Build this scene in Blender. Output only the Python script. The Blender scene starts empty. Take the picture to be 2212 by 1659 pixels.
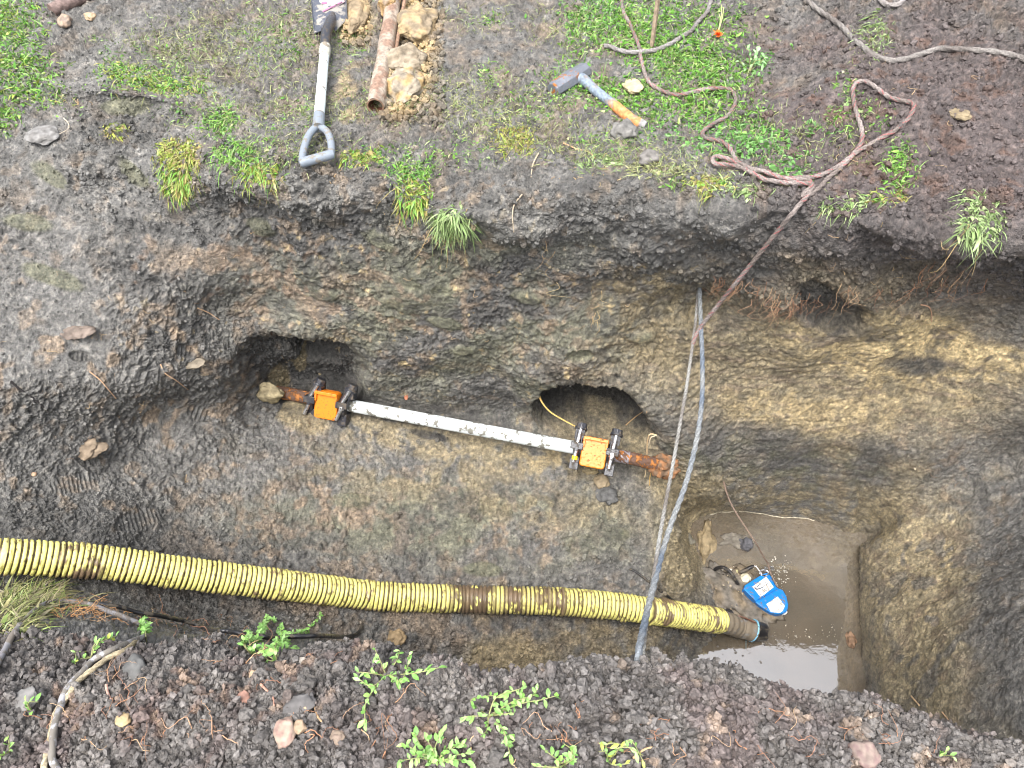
import bpy, math, random
import numpy as np
from mathutils import Vector, Matrix

R = math.radians
random.seed(7)
rng = np.random.default_rng(11)
S = bpy.context.scene

# ------------------------------------------------------------------ camera
CAM_H, PITCH, F = 1.6, 55.0, 1580.0          # metres, degrees below the horizon, focal length on a 2212 px wide frame
SP, CP = math.sin(R(PITCH)), math.cos(R(PITCH))
cd = bpy.data.cameras.new('camera'); cam = bpy.data.objects.new('camera', cd)
S.collection.objects.link(cam)
cd.sensor_width = 36.0; cd.lens = 36.0 * F / 2212.0
cd.clip_start = 0.02; cd.clip_end = 500
cam.location = (0, 0, CAM_H); cam.rotation_euler = (R(90 - PITCH), 0, 0)
S.camera = cam

# ------------------------------------------------------------------ sky, sun, exposure
SUN_EL, SUN_ROT = 70.0, 215.0                # veiled sun, high on the left, a little behind the photographer
w = bpy.data.worlds.new('World'); S.world = w; w.use_nodes = True
nt = w.node_tree; bg = nt.nodes['Background']
sky = nt.nodes.new('ShaderNodeTexSky'); sky.sky_type = 'NISHITA'; sky.sun_disc = False
sky.sun_elevation = R(SUN_EL); sky.sun_rotation = R(SUN_ROT)
sky.air_density = 1.0; sky.dust_density = 6.0; sky.ozone_density = 1.0
hs = nt.nodes.new('ShaderNodeHueSaturation'); hs.inputs['Saturation'].default_value = 0.36
nt.links.new(sky.outputs[0], hs.inputs['Color']); nt.links.new(hs.outputs[0], bg.inputs['Color'])
bg.inputs['Strength'].default_value = 0.15
sl = bpy.data.lights.new('sun', 'SUN'); sl.energy = 0.85; sl.angle = R(45); sl.color = (1, .97, .93)
so = bpy.data.objects.new('sun', sl); S.collection.objects.link(so)
sd = Vector((math.sin(R(SUN_ROT)) * math.cos(R(SUN_EL)), math.cos(R(SUN_ROT)) * math.cos(R(SUN_EL)), math.sin(R(SUN_EL))))
so.rotation_euler = sd.to_track_quat('Z', 'Y').to_euler(); so.location = sd * 20
S.view_settings.view_transform = 'Standard'; S.view_settings.look = 'None'
S.view_settings.gamma = 1.0; S.view_settings.exposure = 1.55
S.cycles.filter_width = 1.05; S.cycles.max_bounces = 6; S.cycles.diffuse_bounces = 4; S.cycles.glossy_bounces = 3

# ------------------------------------------------------------------ numeric helpers
def unproj(u, v, z):
    dx = (u - 1106.0) / F; dy = (v - 829.5) / F
    dn = SP + CP * dy; fw = CP - SP * dy
    t = (CAM_H - z) / dn
    return np.stack([dx * t, fw * t, z + 0 * t], -1)

def P(u, v, z):
    p = unproj(np.float64(u), np.float64(v), np.float64(z)); return Vector(p)

def pchip(x, y, xi):
    x = np.asarray(x, float); y = np.asarray(y, float); n = len(x)
    h = np.diff(x); d = np.diff(y, axis=0) / h.reshape(-1, *([1] * (y.ndim - 1)))
    m = np.zeros_like(y)
    if n > 2:
        h0 = h[:-1].reshape(-1, *([1] * (y.ndim - 1))); h1 = h[1:].reshape(-1, *([1] * (y.ndim - 1)))
        w1 = 2 * h1 + h0; w2 = h1 + 2 * h0
        a, b = d[:-1], d[1:]
        with np.errstate(divide='ignore', invalid='ignore'):
            mm = (w1 + w2) / (w1 / a + w2 / b)
        m[1:-1] = np.where(a * b > 0, mm, 0)
    m[0] = d[0]; m[-1] = d[-1]
    xi = np.clip(np.asarray(xi, float), x[0], x[-1])
    k = np.clip(np.searchsorted(x, xi, side='right') - 1, 0, n - 2)
    sh = (-1,) + (1,) * (y.ndim - 1)
    hk = h[k].reshape(sh); t = ((xi - x[k]) / h[k]).reshape(sh)
    return ((1 + 2 * t) * (1 - t) ** 2 * y[k] + t * (1 - t) ** 2 * hk * m[k]
            + t * t * (3 - 2 * t) * y[k + 1] + t * t * (t - 1) * hk * m[k + 1])

def sstep(a, b, x):
    t = np.clip((x - a) / (b - a), 0, 1); return t * t * (3 - 2 * t)

_perm = np.random.default_rng(5).permutation(256).astype(np.int32); _perm = np.concatenate([_perm, _perm, _perm])
_g = np.random.default_rng(6).normal(size=(256, 3)).astype(np.float32); _g /= np.linalg.norm(_g, axis=1)[:, None]

def perlin(p, scale, seed=0.0):
    q = (p * np.float32(scale) + np.float32(seed * 17.31)).astype(np.float32)
    i = np.floor(q).astype(np.int32); f = q - i; i &= 255
    fu = f * f * f * (f * (f * 6 - 15) + 10)
    out = 0
    for dx in (0, 1):
        wx = fu[..., 0] if dx else 1 - fu[..., 0]
        hx = _perm[i[..., 0] + dx]
        for dy in (0, 1):
            wy = fu[..., 1] if dy else 1 - fu[..., 1]
            hy = _perm[hx + i[..., 1] + dy]
            for dz in (0, 1):
                wz = fu[..., 2] if dz else 1 - fu[..., 2]
                g = _g[_perm[hy + i[..., 2] + dz]]
                dot = g[..., 0] * (f[..., 0] - dx) + g[..., 1] * (f[..., 1] - dy) + g[..., 2] * (f[..., 2] - dz)
                out = out + wx * wy * wz * dot
    return out * 1.5

def fbm(p, scale, octv=3, seed=0.0, gain=.5):
    o = 0; a = 1
    for k in range(octv):
        o = o + a * perlin(p, scale * 2.03 ** k, seed + k * 3.7); a *= gain
    return o

def worley(p, scale, seed=0):
    q = (p * np.float32(scale)).astype(np.float32) + 100
    i = np.floor(q).astype(np.int32); f = q - i
    f1 = np.full(q.shape[:-1], 9, np.float32); idv = np.zeros(q.shape[:-1], np.float32); f2 = f1.copy()
    rt = np.random.default_rng(50 + seed).random((256, 4)).astype(np.float32)
    for a in (-1, 0, 1):
        for b in (-1, 0, 1):
            for c in (-1, 0, 1):
                h = _perm[_perm[_perm[(i[..., 0] + a) & 255] + ((i[..., 1] + b) & 255)] + ((i[..., 2] + c) & 255)]
                r = rt[h]
                d = (a + r[..., 0] - f[..., 0]) ** 2 + (b + r[..., 1] - f[..., 1]) ** 2 + (c + r[..., 2] - f[..., 2]) ** 2
                nb = d < f1
                f2 = np.where(nb, f1, np.minimum(f2, d)); idv = np.where(nb, r[..., 3], idv); f1 = np.where(nb, d, f1)
    return np.sqrt(f1), np.sqrt(f2), idv

# ------------------------------------------------------------------ materials
def new_mat(name):
    m = bpy.data.materials.new(name); m.use_nodes = True
    return m, m.node_tree, m.node_tree.nodes['Principled BSDF']

def N(nt, typ, **kw):
    n = nt.nodes.new(typ)
    for k, v in kw.items(): setattr(n, k, v)
    return n

def ramp(nt, stops):
    n = nt.nodes.new('ShaderNodeValToRGB'); cr = n.color_ramp
    while len(cr.elements) < len(stops): cr.elements.new(.5)
    for e, (p, c) in zip(cr.elements, stops):
        e.position = p; e.color = (c[0], c[1], c[2], 1) if len(c) >= 3 else (c[0],) * 3 + (1,)
    return n

def dirty_mat(name, col, col2=None, dirt=(.085, .07, .055), amount=.5, scale=25, rough=.5, metal=0, bump=.3, spec=.5, bscale=120, coord='Object'):
    """paint or plastic (col, col2 mottled) with patches of mud of their own shape"""
    m, nt, b = new_mat(name)
    tc = N(nt, 'ShaderNodeTexCoord'); L = nt.links.new
    n1 = N(nt, 'ShaderNodeTexNoise'); n1.inputs['Scale'].default_value = scale; n1.inputs['Detail'].default_value = 6; n1.inputs['Roughness'].default_value = .65
    n2 = N(nt, 'ShaderNodeTexNoise'); n2.inputs['Scale'].default_value = bscale; n2.inputs['Detail'].default_value = 4
    L(tc.outputs[coord], n1.inputs['Vector']); L(tc.outputs[coord], n2.inputs['Vector'])
    r1 = ramp(nt, [(.62 - .3 * amount, (0,0,0)), (.68 - .3 * amount, (1,1,1))]); L(n1.outputs['Fac'], r1.inputs['Fac'])
    c2 = col2 or col
    mx0 = N(nt, 'ShaderNodeMix', data_type='RGBA'); mx0.inputs['A'].default_value = (*col, 1); mx0.inputs['B'].default_value = (*c2, 1)
    L(n2.outputs['Fac'], mx0.inputs['Factor'])
    mx = N(nt, 'ShaderNodeMix', data_type='RGBA'); L(r1.outputs['Color'], mx.inputs['Factor']); L(mx0.outputs['Result'], mx.inputs['A'])
    mx.inputs['B'].default_value = (*dirt, 1)
    L(mx.outputs['Result'], b.inputs['Base Color'])
    mr = N(nt, 'ShaderNodeMapRange'); L(r1.outputs['Color'], mr.inputs['Value']); mr.inputs['To Min'].default_value = rough; mr.inputs['To Max'].default_value = .85
    L(mr.outputs[0], b.inputs['Roughness']); b.inputs['Metallic'].default_value = metal; b.inputs['Specular IOR Level'].default_value = spec
    bp = N(nt, 'ShaderNodeBump'); bp.inputs['Strength'].default_value = bump; bp.inputs['Distance'].default_value = .004
    ad = N(nt, 'ShaderNodeMath', operation='ADD'); L(r1.outputs['Color'], ad.inputs[0]); L(n2.outputs['Fac'], ad.inputs[1]); L(ad.outputs[0], bp.inputs['Height'])
    L(bp.outputs[0], b.inputs['Normal'])
    return m

def soil_mat(name, attr=True, col=(.08,.07,.06)):
    m, nt, b = new_mat(name); L = nt.links.new
    tc = N(nt, 'ShaderNodeTexCoord')
    n1 = N(nt, 'ShaderNodeTexNoise'); n1.inputs['Scale'].default_value = 55; n1.inputs['Detail'].default_value = 8; n1.inputs['Roughness'].default_value = .7
    n2 = N(nt, 'ShaderNodeTexNoise'); n2.inputs['Scale'].default_value = 260; n2.inputs['Detail'].default_value = 4
    L(tc.outputs['Object'], n1.inputs['Vector']); L(tc.outputs['Object'], n2.inputs['Vector'])
    r = ramp(nt, [(.30, (.34,.34,.35)), (.5, (.92,.92,.92)), (.70, (1.9,1.83,1.74))]); L(n1.outputs['Fac'], r.inputs['Fac'])
    mx = N(nt, 'ShaderNodeMix', data_type='RGBA', blend_type='MULTIPLY'); mx.inputs['Factor'].default_value = 1
    if attr:
        a = N(nt, 'ShaderNodeAttribute', attribute_name='soil'); L(a.outputs['Color'], mx.inputs['A'])
        L(a.outputs['Alpha'], b.inputs['Roughness'])
    else:
        mx.inputs['A'].default_value = (*col, 1); b.inputs['Roughness'].default_value = .75
    L(r.outputs['Color'], mx.inputs['B']); L(mx.outputs['Result'], b.inputs['Base Color'])
    bp = N(nt, 'ShaderNodeBump'); bp.inputs['Strength'].default_value = 1.0; bp.inputs['Distance'].default_value = .008
    ad = N(nt, 'ShaderNodeMath', operation='ADD'); L(n1.outputs['Fac'], ad.inputs[0]); L(n2.outputs['Fac'], ad.inputs[1])
    L(ad.outputs[0], bp.inputs['Height']); L(bp.outputs[0], b.inputs['Normal'])
    b.inputs['Specular IOR Level'].default_value = .5
    return m

# ------------------------------------------------------------------ object helpers
def tag(o, label=None, cat=None, group=None, kind=None):
    if label: o['label'] = label
    if cat: o['category'] = cat
    if group: o['group'] = group
    if kind: o['kind'] = kind
    return o

def mesh_np(name, V, Fq, mat, parent=None, smooth=True, tri=False):
    """V (n,3), Fq (m,4) or (m,3)"""
    me = bpy.data.meshes.new(name)
    V = np.ascontiguousarray(V, np.float32); Fq = np.ascontiguousarray(Fq, np.int32)
    k = Fq.shape[1]
    me.vertices.add(len(V)); me.vertices.foreach_set('co', V.ravel())
    me.loops.add(Fq.size); me.loops.foreach_set('vertex_index', Fq.ravel())
    me.polygons.add(len(Fq)); me.polygons.foreach_set('loop_start', np.arange(0, Fq.size, k, dtype=np.int32))
    me.polygons.foreach_set('loop_total', np.full(len(Fq), k, np.int32))
    me.polygons.foreach_set('use_smooth', np.full(len(Fq), smooth, bool))
    me.update(calc_edges=True); me.validate()
    me.materials.append(mat)
    o = bpy.data.objects.new(name, me); S.collection.objects.link(o)
    if parent: o.parent = parent
    return o

def empty(name, loc, label, cat, group=None):
    o = bpy.data.objects.new(name, None); S.collection.objects.link(o); o.location = loc
    o.empty_display_size = .05
    return tag(o, label, cat, group)

def col_attr(o, name, C):
    a = o.data.color_attributes.new(name, 'FLOAT_COLOR', 'POINT'); a.data.foreach_set('color', np.ascontiguousarray(C, np.float32).ravel())

# ------------------------------------------------------------------ ground: one sheet through every row of control points
# each row: (frame column, frame row, height); the sheet runs from the far field over the bank, down the far wall,
# across shelf and pit, up the near wall and over the near spoil heap
rows = [
 ('far',  [(-900,-500,0),(0,-500,0),(1200,-500,0),(1750,-500,.2),(2212,-500,.45),(3100,-500,.4)]),
 ('bank', [(-900,-60,0),(0,-60,.02),(1200,-60,.02),(1600,-60,.04),(1900,-60,.2),(2212,-60,.32),(3100,-60,.3)]),
 ('bank', [(-900,90,0),(0,90,0),(300,90,.0),(600,90,.02),(1200,90,.02),(1600,90,.03),(1900,90,.16),(2212,90,.25),(3100,90,.25)]),
 ('bank', [(-900,190,0),(0,170,.0),(300,190,.02),(600,240,.02),(1200,240,.02),(1600,240,.05),(1900,240,.15),(2212,250,.2),(3100,250,.2)]),
 ('bank', [(-900,250,0),(0,240,-.03),(200,240,-.05),(300,250,-.05),(450,300,-.03),(600,340,.01),(900,370,.0),(1200,400,.03),(1450,390,.07),(1750,410,.13),(2212,430,.15),(3100,450,.15)]),
 ('lip',  [(-900,310,0),(0,300,-.05),(300,330,-.07),(500,380,-.06),(600,392,-.03),(750,400,-.03),(900,445,-.05),(1000,455,-.02),(1200,455,.0),(1450,440,.05),(1750,455,.11),(1900,470,.12),(2212,525,.12),(3100,600,.12)]),
 ('wall', [(-900,420,-.02),(0,400,-.12),(300,430,-.18),(600,480,-.205),(900,540,-.25),(1200,560,-.22),(1450,575,-.24),(1600,600,-.26),(1750,645,-.30),(1900,640,-.30),(2212,600,-.2),(3100,680,0)]),
 ('wall', [(-900,470,-.03),(0,450,-.16),(300,500,-.26),(600,550,-.355),(900,600,-.38),(1200,600,-.32),(1450,605,-.34),(1600,632,-.39),(1750,678,-.43),(1900,670,-.41),(2212,635,-.34),(3100,700,-.03)]),
 ('wall', [(-900,640,-.05),(0,620,-.3),(300,650,-.42),(600,680,-.66),(900,720,-.66),(1200,740,-.65),(1450,760,-.72),(1600,780,-.76),(1750,790,-.77),(1900,785,-.76),(2212,760,-.62),(3100,760,-.08)]),
 ('wall', [(-900,840,-.1),(0,820,-.42),(300,810,-.6),(600,780,-.86),(900,830,-.97),(1200,860,-.98),(1450,930,-1.07),(1600,950,-1.15),(1750,960,-1.17),(1900,955,-1.12),(2212,890,-.85),(3100,860,-.1)]),
 ('shelf',[(-900,960,-.12),(0,950,-.52),(300,930,-.82),(520,900,-1.05),(620,880,-1.15),(900,905,-1.22),(1200,945,-1.24),(1450,1005,-1.27),(1600,1085,-1.62),(1750,1130,-1.84),(1845,1165,-1.86),(1960,1120,-1.5),(2212,1010,-1.12),(3100,950,-.1)]),
 ('shelf',[(-900,1070,-.12),(0,1060,-.58),(300,1050,-.87),(520,1030,-1.06),(700,1020,-1.18),(900,1040,-1.27),(1200,1080,-1.3),(1400,1100,-1.33),(1440,1110,-1.42),(1492,1145,-1.84),(1600,1140,-1.93),(1750,1165,-1.96),(1845,1190,-1.96),(1860,1186,-1.78),(1960,1180,-1.52),(2212,1120,-1.15),(3100,1050,-.1)]),
 ('floor',[(-900,1190,-.12),(0,1180,-.62),(300,1190,-.88),(600,1220,-1.12),(900,1240,-1.31),(1200,1235,-1.38),(1400,1235,-1.42),(1465,1240,-1.55),(1512,1248,-1.79),(1600,1258,-1.85),(1660,1265,-1.93),(1750,1275,-1.98),(1848,1280,-1.96),(1860,1280,-1.78),(1960,1270,-1.48),(2212,1250,-1.05),(3100,1200,-.1)]),
 ('floor',[(-900,1310,-.05),(0,1275,-.56),(300,1300,-.80),(600,1320,-1.1),(900,1350,-1.33),(1200,1350,-1.42),(1400,1345,-1.5),(1500,1340,-1.72),(1560,1340,-1.82),(1650,1350,-1.93),(1750,1360,-1.98),(1850,1370,-1.96),(1861,1370,-1.76),(1960,1370,-1.42),(2212,1350,-.95),(3100,1300,-.08)]),
 ('hid',  [(-900,1330,-.02),(0,1325,-.36),(300,1345,-.5),(600,1372,-.85),(800,1400,-1.25),(950,1452,-1.4),(1200,1480,-1.45),(1400,1470,-1.6),(1500,1480,-1.8),(1600,1510,-1.93),(1750,1560,-1.98),(1860,1570,-1.96),(1880,1570,-1.7),(1960,1580,-1.35),(2212,1640,-.85),(3100,1600,-.05)]),
 ('hid',  [(-900,1350,0),(0,1340,-.18),(300,1362,-.22),(550,1392,-.4),(800,1440,-.9),(950,1530,-1.2),(1200,1590,-1.25),(1450,1600,-1.3),(1750,1650,-1.5),(1900,1660,-1.2),(2212,1680,-.6),(3100,1640,0)]),
 ('hid',  [(-900,1360,0),(0,1345,-.15),(300,1366,-.17),(550,1394,-.2),(780,1425,-.35),(950,1490,-.3),(1200,1500,-.3),(1450,1470,-.3),(1750,1530,-.35),(1900,1560,-.3),(2212,1660,-.2),(3100,1660,0)]),
 ('crest',[(-900,1370,0),(0,1352,-.13),(300,1372,-.14),(550,1396,-.13),(780,1412,-.09),(950,1456,-.01),(1100,1462,.02),(1300,1418,.05),(1450,1408,.05),(1560,1446,.03),(1700,1488,.01),(1850,1504,.0),(2000,1555,.0),(2212,1640,-.02),(3100,1700,0)]),
 ('heap', [(-900,1450,0),(0,1430,-.08),(300,1440,-.06),(550,1450,-.04),(780,1460,-.0),(950,1500,.05),(1100,1510,.07),(1300,1470,.09),(1450,1465,.09),(1560,1500,.07),(1700,1540,.05),(1850,1560,.03),(2000,1610,.02),(2212,1690,0),(3100,1760,0)]),
 ('heap', [(-900,1580,0),(0,1580,.0),(1100,1590,.1),(1450,1580,.12),(1850,1650,.06),(2212,1790,.02),(3100,1860,0)]),
 ('heap', [(-900,1760,0),(0,1760,.02),(1100,1760,.08),(1450,1760,.1),(1850,1800,.05),(2212,1900,.02),(3100,1960,0)]),
 ('near', [(-900,2300,0),(0,2300,0),(1450,2300,0),(2212,2350,0),(3100,2400,0)]),
]
ug = np.concatenate([np.arange(-900, -40, 12.), np.arange(-40, 2252, 2.), np.arange(2252, 3101, 12.)])
nu = len(ug)
ctl = np.stack([pchip([c[0] for c in r[1]], [[c[1], c[2]] for c in r[1]], ug) for r in rows])   # rows x nu x (v,z)
# soften kinks along the columns by a small knot spacing: knots by mean frame distance
inside = (ug > 0) & (ug < 2212)
dist = np.array([max(30, np.mean(np.hypot(np.diff(ctl[k:k+2, inside, 0], axis=0), 260 * np.diff(ctl[k:k+2, inside, 1], axis=0)))) for k in range(len(rows) - 1)])
knots = np.concatenate([[0], np.cumsum(dist)])
seg = []; rowid = []
names = [r[0] for r in rows]
for k in range(len(rows) - 1):
    step = 2.0
    if names[k] == 'far' or names[k + 1] == 'near': step = 12.
    if k in (14, 15, 16): step = 6.
    if k == len(rows) - 3: step = 2.6
    n = max(4, int(round(np.max(np.abs(ctl[k+1, inside, 0] - ctl[k, inside, 0])) / step)))
    if names[k] != 'hid': n = max(n, int(np.percentile(np.abs(ctl[k+1, inside, 0] - ctl[k, inside, 0]), 90) / step))
    seg.append(np.linspace(knots[k], knots[k + 1], n, endpoint=False)); rowid += [k] * n
tt = np.concatenate(seg + [[knots[-1]]]); rowid = np.array(rowid + [len(rows) - 1])
G = pchip(knots, ctl, tt)                       # nv x nu x 2
nv = len(tt)
U = np.broadcast_to(ug, (nv, nu)).copy(); Vv = G[..., 0]; Z = G[..., 1]
X = unproj(U, Vv, Z)                            # nv x nu x 3

# two hollows dug back into the wall behind the pipe joints, and a small bowl around them (in metres, in the wall itself)
def blob(u0, v0, ru, rv, e0=.8, e1=1.1, ang=0, wob=.14, seed=1.):
    ca, sa = math.cos(R(ang)), math.sin(R(ang))
    du, dv = U - u0, Vv - v0
    a = (du * ca + dv * sa) / ru; b = (-du * sa + dv * ca) / rv
    r = np.sqrt(a * a + b * b) + wob * perlin(X.astype(np.float32), 6, seed) + wob * .5 * perlin(X.astype(np.float32), 19, seed + 2)
    m = 1 - sstep(e0, e1, r)
    m[rowid >= 14] = 0
    return m
farm = (rowid < 14).astype(np.float32)[:, None]
nearm = (rowid >= 16).astype(np.float32)[:, None]
h1 = blob(645, 815, 145, 92, .62, 1.12, 12, .14, 1.); h1b = blob(670, 775, 80, 40, .62, 1.06, 12, .16, 3.)
h2 = blob(1288, 903, 134, 74, .74, 1.06, 14, .17, 5.); h3 = blob(560, 870, 60, 60, .7, 1.1, 0, .1, 6.)
h4 = blob(1480, 660, 75, 55, .6, 1.1, 0, .2, 7.); h5 = blob(1790, 670, 90, 45, .6, 1.15, 20, .25, 8.)
X[..., 1] += .13 * h1 + .10 * h1b + .26 * h2 + .03 * h4 + .06 * h5
X[..., 2] -= .05 * h1 + .04 * h3 + .02 * h2

def normals(X):
    a = np.empty_like(X); b = np.empty_like(X)
    a[:, 1:-1] = X[:, 2:] - X[:, :-2]; a[:, 0] = X[:, 1] - X[:, 0]; a[:, -1] = X[:, -1] - X[:, -2]
    b[1:-1] = X[2:] - X[:-2]; b[0] = X[1] - X[0]; b[-1] = X[-1] - X[-2]
    n = np.cross(b, a); n /= np.linalg.norm(n, axis=-1, keepdims=True) + 1e-12
    return n
def blur(A, r):
    for ax in (0, 1):
        c = np.cumsum(np.concatenate([np.repeat(A.take([0], ax), r + 1, ax), A, np.repeat(A.take([-1], ax), r, ax)], ax), ax)
        A = (c.take(range(2 * r + 1, c.shape[ax]), ax) - c.take(range(0, c.shape[ax] - 2 * r - 1), ax)) / (2 * r + 1)
    return A
X = X.astype(np.float64)
Nn = normals(blur(X, 4)).astype(np.float64)
p = X.astype(np.float32)
wallm = blob(1000, 640, 1400, 230, .7, 1.05, 3, .1, 9.) * sstep(150, 420, U)
pitm = sstep(1480, 1700, U) * sstep(640, 800, Vv) * farm
bankm = (rowid < 5).astype(np.float32)[:, None] * np.ones_like(U)
smear = sstep(-.1, .35, perlin(p, 3.1, 21.) + .25 * perlin(p, 11, 22.)) * (1 - .8 * pitm)     # smooth trowelled patches
smear *= (1 - nearm * .75); smear *= 1 - .75 * ((rowid >= 8) & (rowid < 15)).astype(float)[:, None] * sstep(380, 560, U)
rough_amt = 1 - .72 * smear
pw = p.copy(); pw += .03 * perlin(p, 9, 30.)[..., None]
big = fbm(p, 2.2, 2, 31.)
pw2 = pw + .012 * perlin(p, 30, 47.)[..., None]
f1a, f2a, ida = worley(pw, 15, 1); f1b, f2b, idb = worley(pw2, 42, 2); f1c, f2c, idc = worley(pw2, 105, 3)
def dome(f, i): return np.sqrt(np.maximum(0, 1 - (f / .8) ** 2)) * (.25 + .75 * i)
clod = dome(f1a, ida) - .4; clod2 = dome(f1b, idb) - .4; clod3 = dome(f1c, idc) - .4
bil = np.abs(perlin(pw, 12, 33.))
mid = fbm(p, 28, 2, 36.)
ps = p * np.array([1, 1, 1], np.float32); ps[..., 2] = ps[..., 2] * 5; ps[..., 1] *= 3
strk = perlin(ps, 6, 38.) + .5 * perlin(ps, 17, 39.)                                           # bucket scrapes along the pit walls
chunk = sstep(-.35, .45, perlin(p, 5.5, 48.))                                                    # crumbly here, calmer there
ra = rough_amt * (.45 + .75 * chunk)
heapamt = np.clip(nearm * 1.0 + .3 * bankm, 0, 1)
fin = fbm(pw2, 75, 3, 61., .7)
wl = (((rowid >= 5) & (rowid < 14)).astype(np.float32)[:, None]) * sstep(300, 600, U)
ra2 = ra * (1 - .45 * wl) * (1 - .45 * pitm)
D = .045 * big + ra * (.008 * bil + .008 * mid) + ra2 * (.008 * clod + .012 * clod2 + .0085 * clod3) + (.35 + .65 * rough_amt) * (.0068 + .003 * pitm) * fin \
    + heapamt * (.012 * clod + .009 * clod2 + .003 * clod3) + .003 * mid + pitm * (.003 * strk)
lipm = np.exp(-((np.arange(nv)[:, None] - np.argmax(rowid == 5)) / 55.) ** 2) * sstep(200, 500, U) * (rowid[:, None] < 8)
D += lipm * (.055 * np.maximum(-.4, fbm(p, 4.5, 3, 64., .6)) + .02 * clod)
D *= (1 - .6 * pitm)
vs = p.copy(); vs[..., 2] *= .12
endw = pitm * sstep(1855, 1900, U); D += endw * (.012 * perlin(vs, 11, 62.) + .006 * perlin(vs, 30, 63.)) + (pitm - endw) * .003 * strk
D -= .006 * ra
D += .03 * wallm * perlin(p, 5, 44.)
# boot prints: ridged soles pressed into the wet slope
def boot(u0, v0, ang, L=62, W=22):
    ca, sa = math.cos(R(ang)), math.sin(R(ang)); du, dv = U - u0, Vv - v0
    a = du * ca + dv * sa; b = -du * sa + dv * ca
    m = (1 - sstep(.75, 1.05, np.sqrt((a / L) ** 2 + (b / W) ** 2))) * farm
    return m, m * (-.010 + .0042 * np.sin(a * 2 * np.pi / 9.5 + 1.5 * perlin(X.astype(np.float32), 12, 66.)))
for (a_, b_, c_, l_, w_) in [(172, 770, 5, 24, 12), (398, 757, 8, 22, 16), (165, 1042, -12, 66, 22), (432, 893, 20, 30, 18), (300, 1120, -18, 60, 24)]:
    m_, d_ = boot(a_, b_, c_, l_, w_); D = D * (1 - .6 * m_) + d_
# calm band where the pipe lies, so it rests on the shelf
pipev = 865 + (U - 720) * .196
pm = (1 - sstep(14, 60, np.abs(Vv - pipev - 8))) * sstep(560, 640, U) * (1 - sstep(1440, 1500, U)) * farm
D = D * (1 - .7 * pm) - .012 * pm
SMEARS = [(820,525,42,15,25),(885,608,34,13,20),(955,625,26,10,10),(850,655,30,12,10),(960,700,36,13,15),(1000,760,28,12,0),(1390,735,30,12,-10),(700,640,30,12,15),(1140,650,36,12,5),(1250,760,30,12,0),(560,500,30,14,20),(120,600,70,20,20),(60,480,60,18,10),(110,380,50,20,30),(300,380,40,14,40),(260,230,40,14,0),(1040,1230,40,14,0),(760,1080,40,16,0),(1330,1150,36,16,10)]
for (a_, b_, c_, d_, e_) in SMEARS:
    ca_, sa_ = math.cos(R(e_)), math.sin(R(e_)); du_, dv_ = U - a_, Vv - b_
    m_ = (1 - sstep(.6, 1.15, np.sqrt(((du_ * ca_ + dv_ * sa_) / c_) ** 2 + ((-du_ * sa_ + dv_ * ca_) / d_) ** 2) + .25 * mid)) * farm
    D = D * (1 - .8 * m_) + .004 * m_
edge = sstep(-880, -500, U) * (1 - sstep(2700, 3050, U)) * (np.arange(nv) > 4)[:, None] * (np.arange(nv) < nv - 4)[:, None]
X = X + Nn * (D * edge)[..., None]

# ---- soil colours (earth albedo; the right hollow also has shade painted in)
GREY = np.array([.165, .160, .152]); DARK = np.array([.078, .076, .074]); BROWN = np.array([.27, .21, .155])
CLAY = np.array([.47, .37, .21]); OLIVE = np.array([.185, .185, .125]); PURP = np.array([.105, .08, .078]); RED = np.array([.13, .075, .055])
PALE = np.array([.24, .235, .225]); OCHRE = np.array([.29, .24, .15])
C = np.empty(U.shape + (3,)); C[:] = GREY
nA = perlin(p, 4, 51.) + .5 * perlin(p, 11, 52.); nB = perlin(p, 8, 53.) + .6 * perlin(p, 23, 54.); nC = perlin(p, 20, 55.) + .5 * perlin(p, 60, 56.)
nD = perlin(p, 13, 57.) + .6 * perlin(p, 37, 58.)
def lay(col, m): 
    global C
    m = np.clip(m, 0, 1)[..., None]; C = C * (1 - m) + col * m
def region(u0, v0, ru, rv, ang=0, soft=.5):
    ca, sa = math.cos(R(ang)), math.sin(R(ang)); du, dv = U - u0, Vv - v0
    a = (du * ca + dv * sa) / ru; b = (-du * sa + dv * ca) / rv
    return (1 - sstep(1 - soft, 1 + soft, np.sqrt(a * a + b * b) + .35 * nA + .15 * nB))
far2 = farm * np.ones_like(U); nr = nearm * np.ones_like(U)
# general mottling
lay(GREY * .66, .7 * bankm * sstep(-.5, .2, nB + .2) * sstep(150, 350, U + 100)); lay(BROWN * .6, .4 * bankm * sstep(0, .5, nD))
lay(DARK * .8, .55 * sstep(.25, .7, nB - .2 * nA) * far2); lay(BROWN * 1.1, .5 * sstep(.35, .6, nD - .2 * nB) * far2 * sstep(200, 420, Vv))
lay(BROWN, .35 * sstep(.25, .75, nB) * far2); lay(DARK, .45 * sstep(.15, .8, -nA) * far2)
lay(PALE, .55 * smear * sstep(-.2, .5, nD) * sstep(900, 200, U) * far2)
# far bank: brownish mud, purple topsoil right
lay(BROWN, .45 * region(1000, 130, 700, 160) * sstep(-.3, .6, nB)); lay(PURP, .8 * region(2050, 300, 420, 330) * far2)
lay(RED, .6 * region(2000, 250, 350, 260) * sstep(.15, .6, nD) * far2)
lay(CLAY, .75 * region(760, 25, 40, 55) * far2); lay(CLAY, .8 * region(890, 100, 50, 150, 10) * sstep(-.5, .3, nD) * far2)
lay(CLAY * .8, .6 * region(760, 190, 30, 60) * sstep(-.2, .4, nD) * far2)
# topsoil lip band dark
lay(DARK, .45 * region(1700, 540, 560, 110, 4, .4) * far2); lay(DARK, .35 * region(700, 560, 500, 110, 5) * far2)
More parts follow.
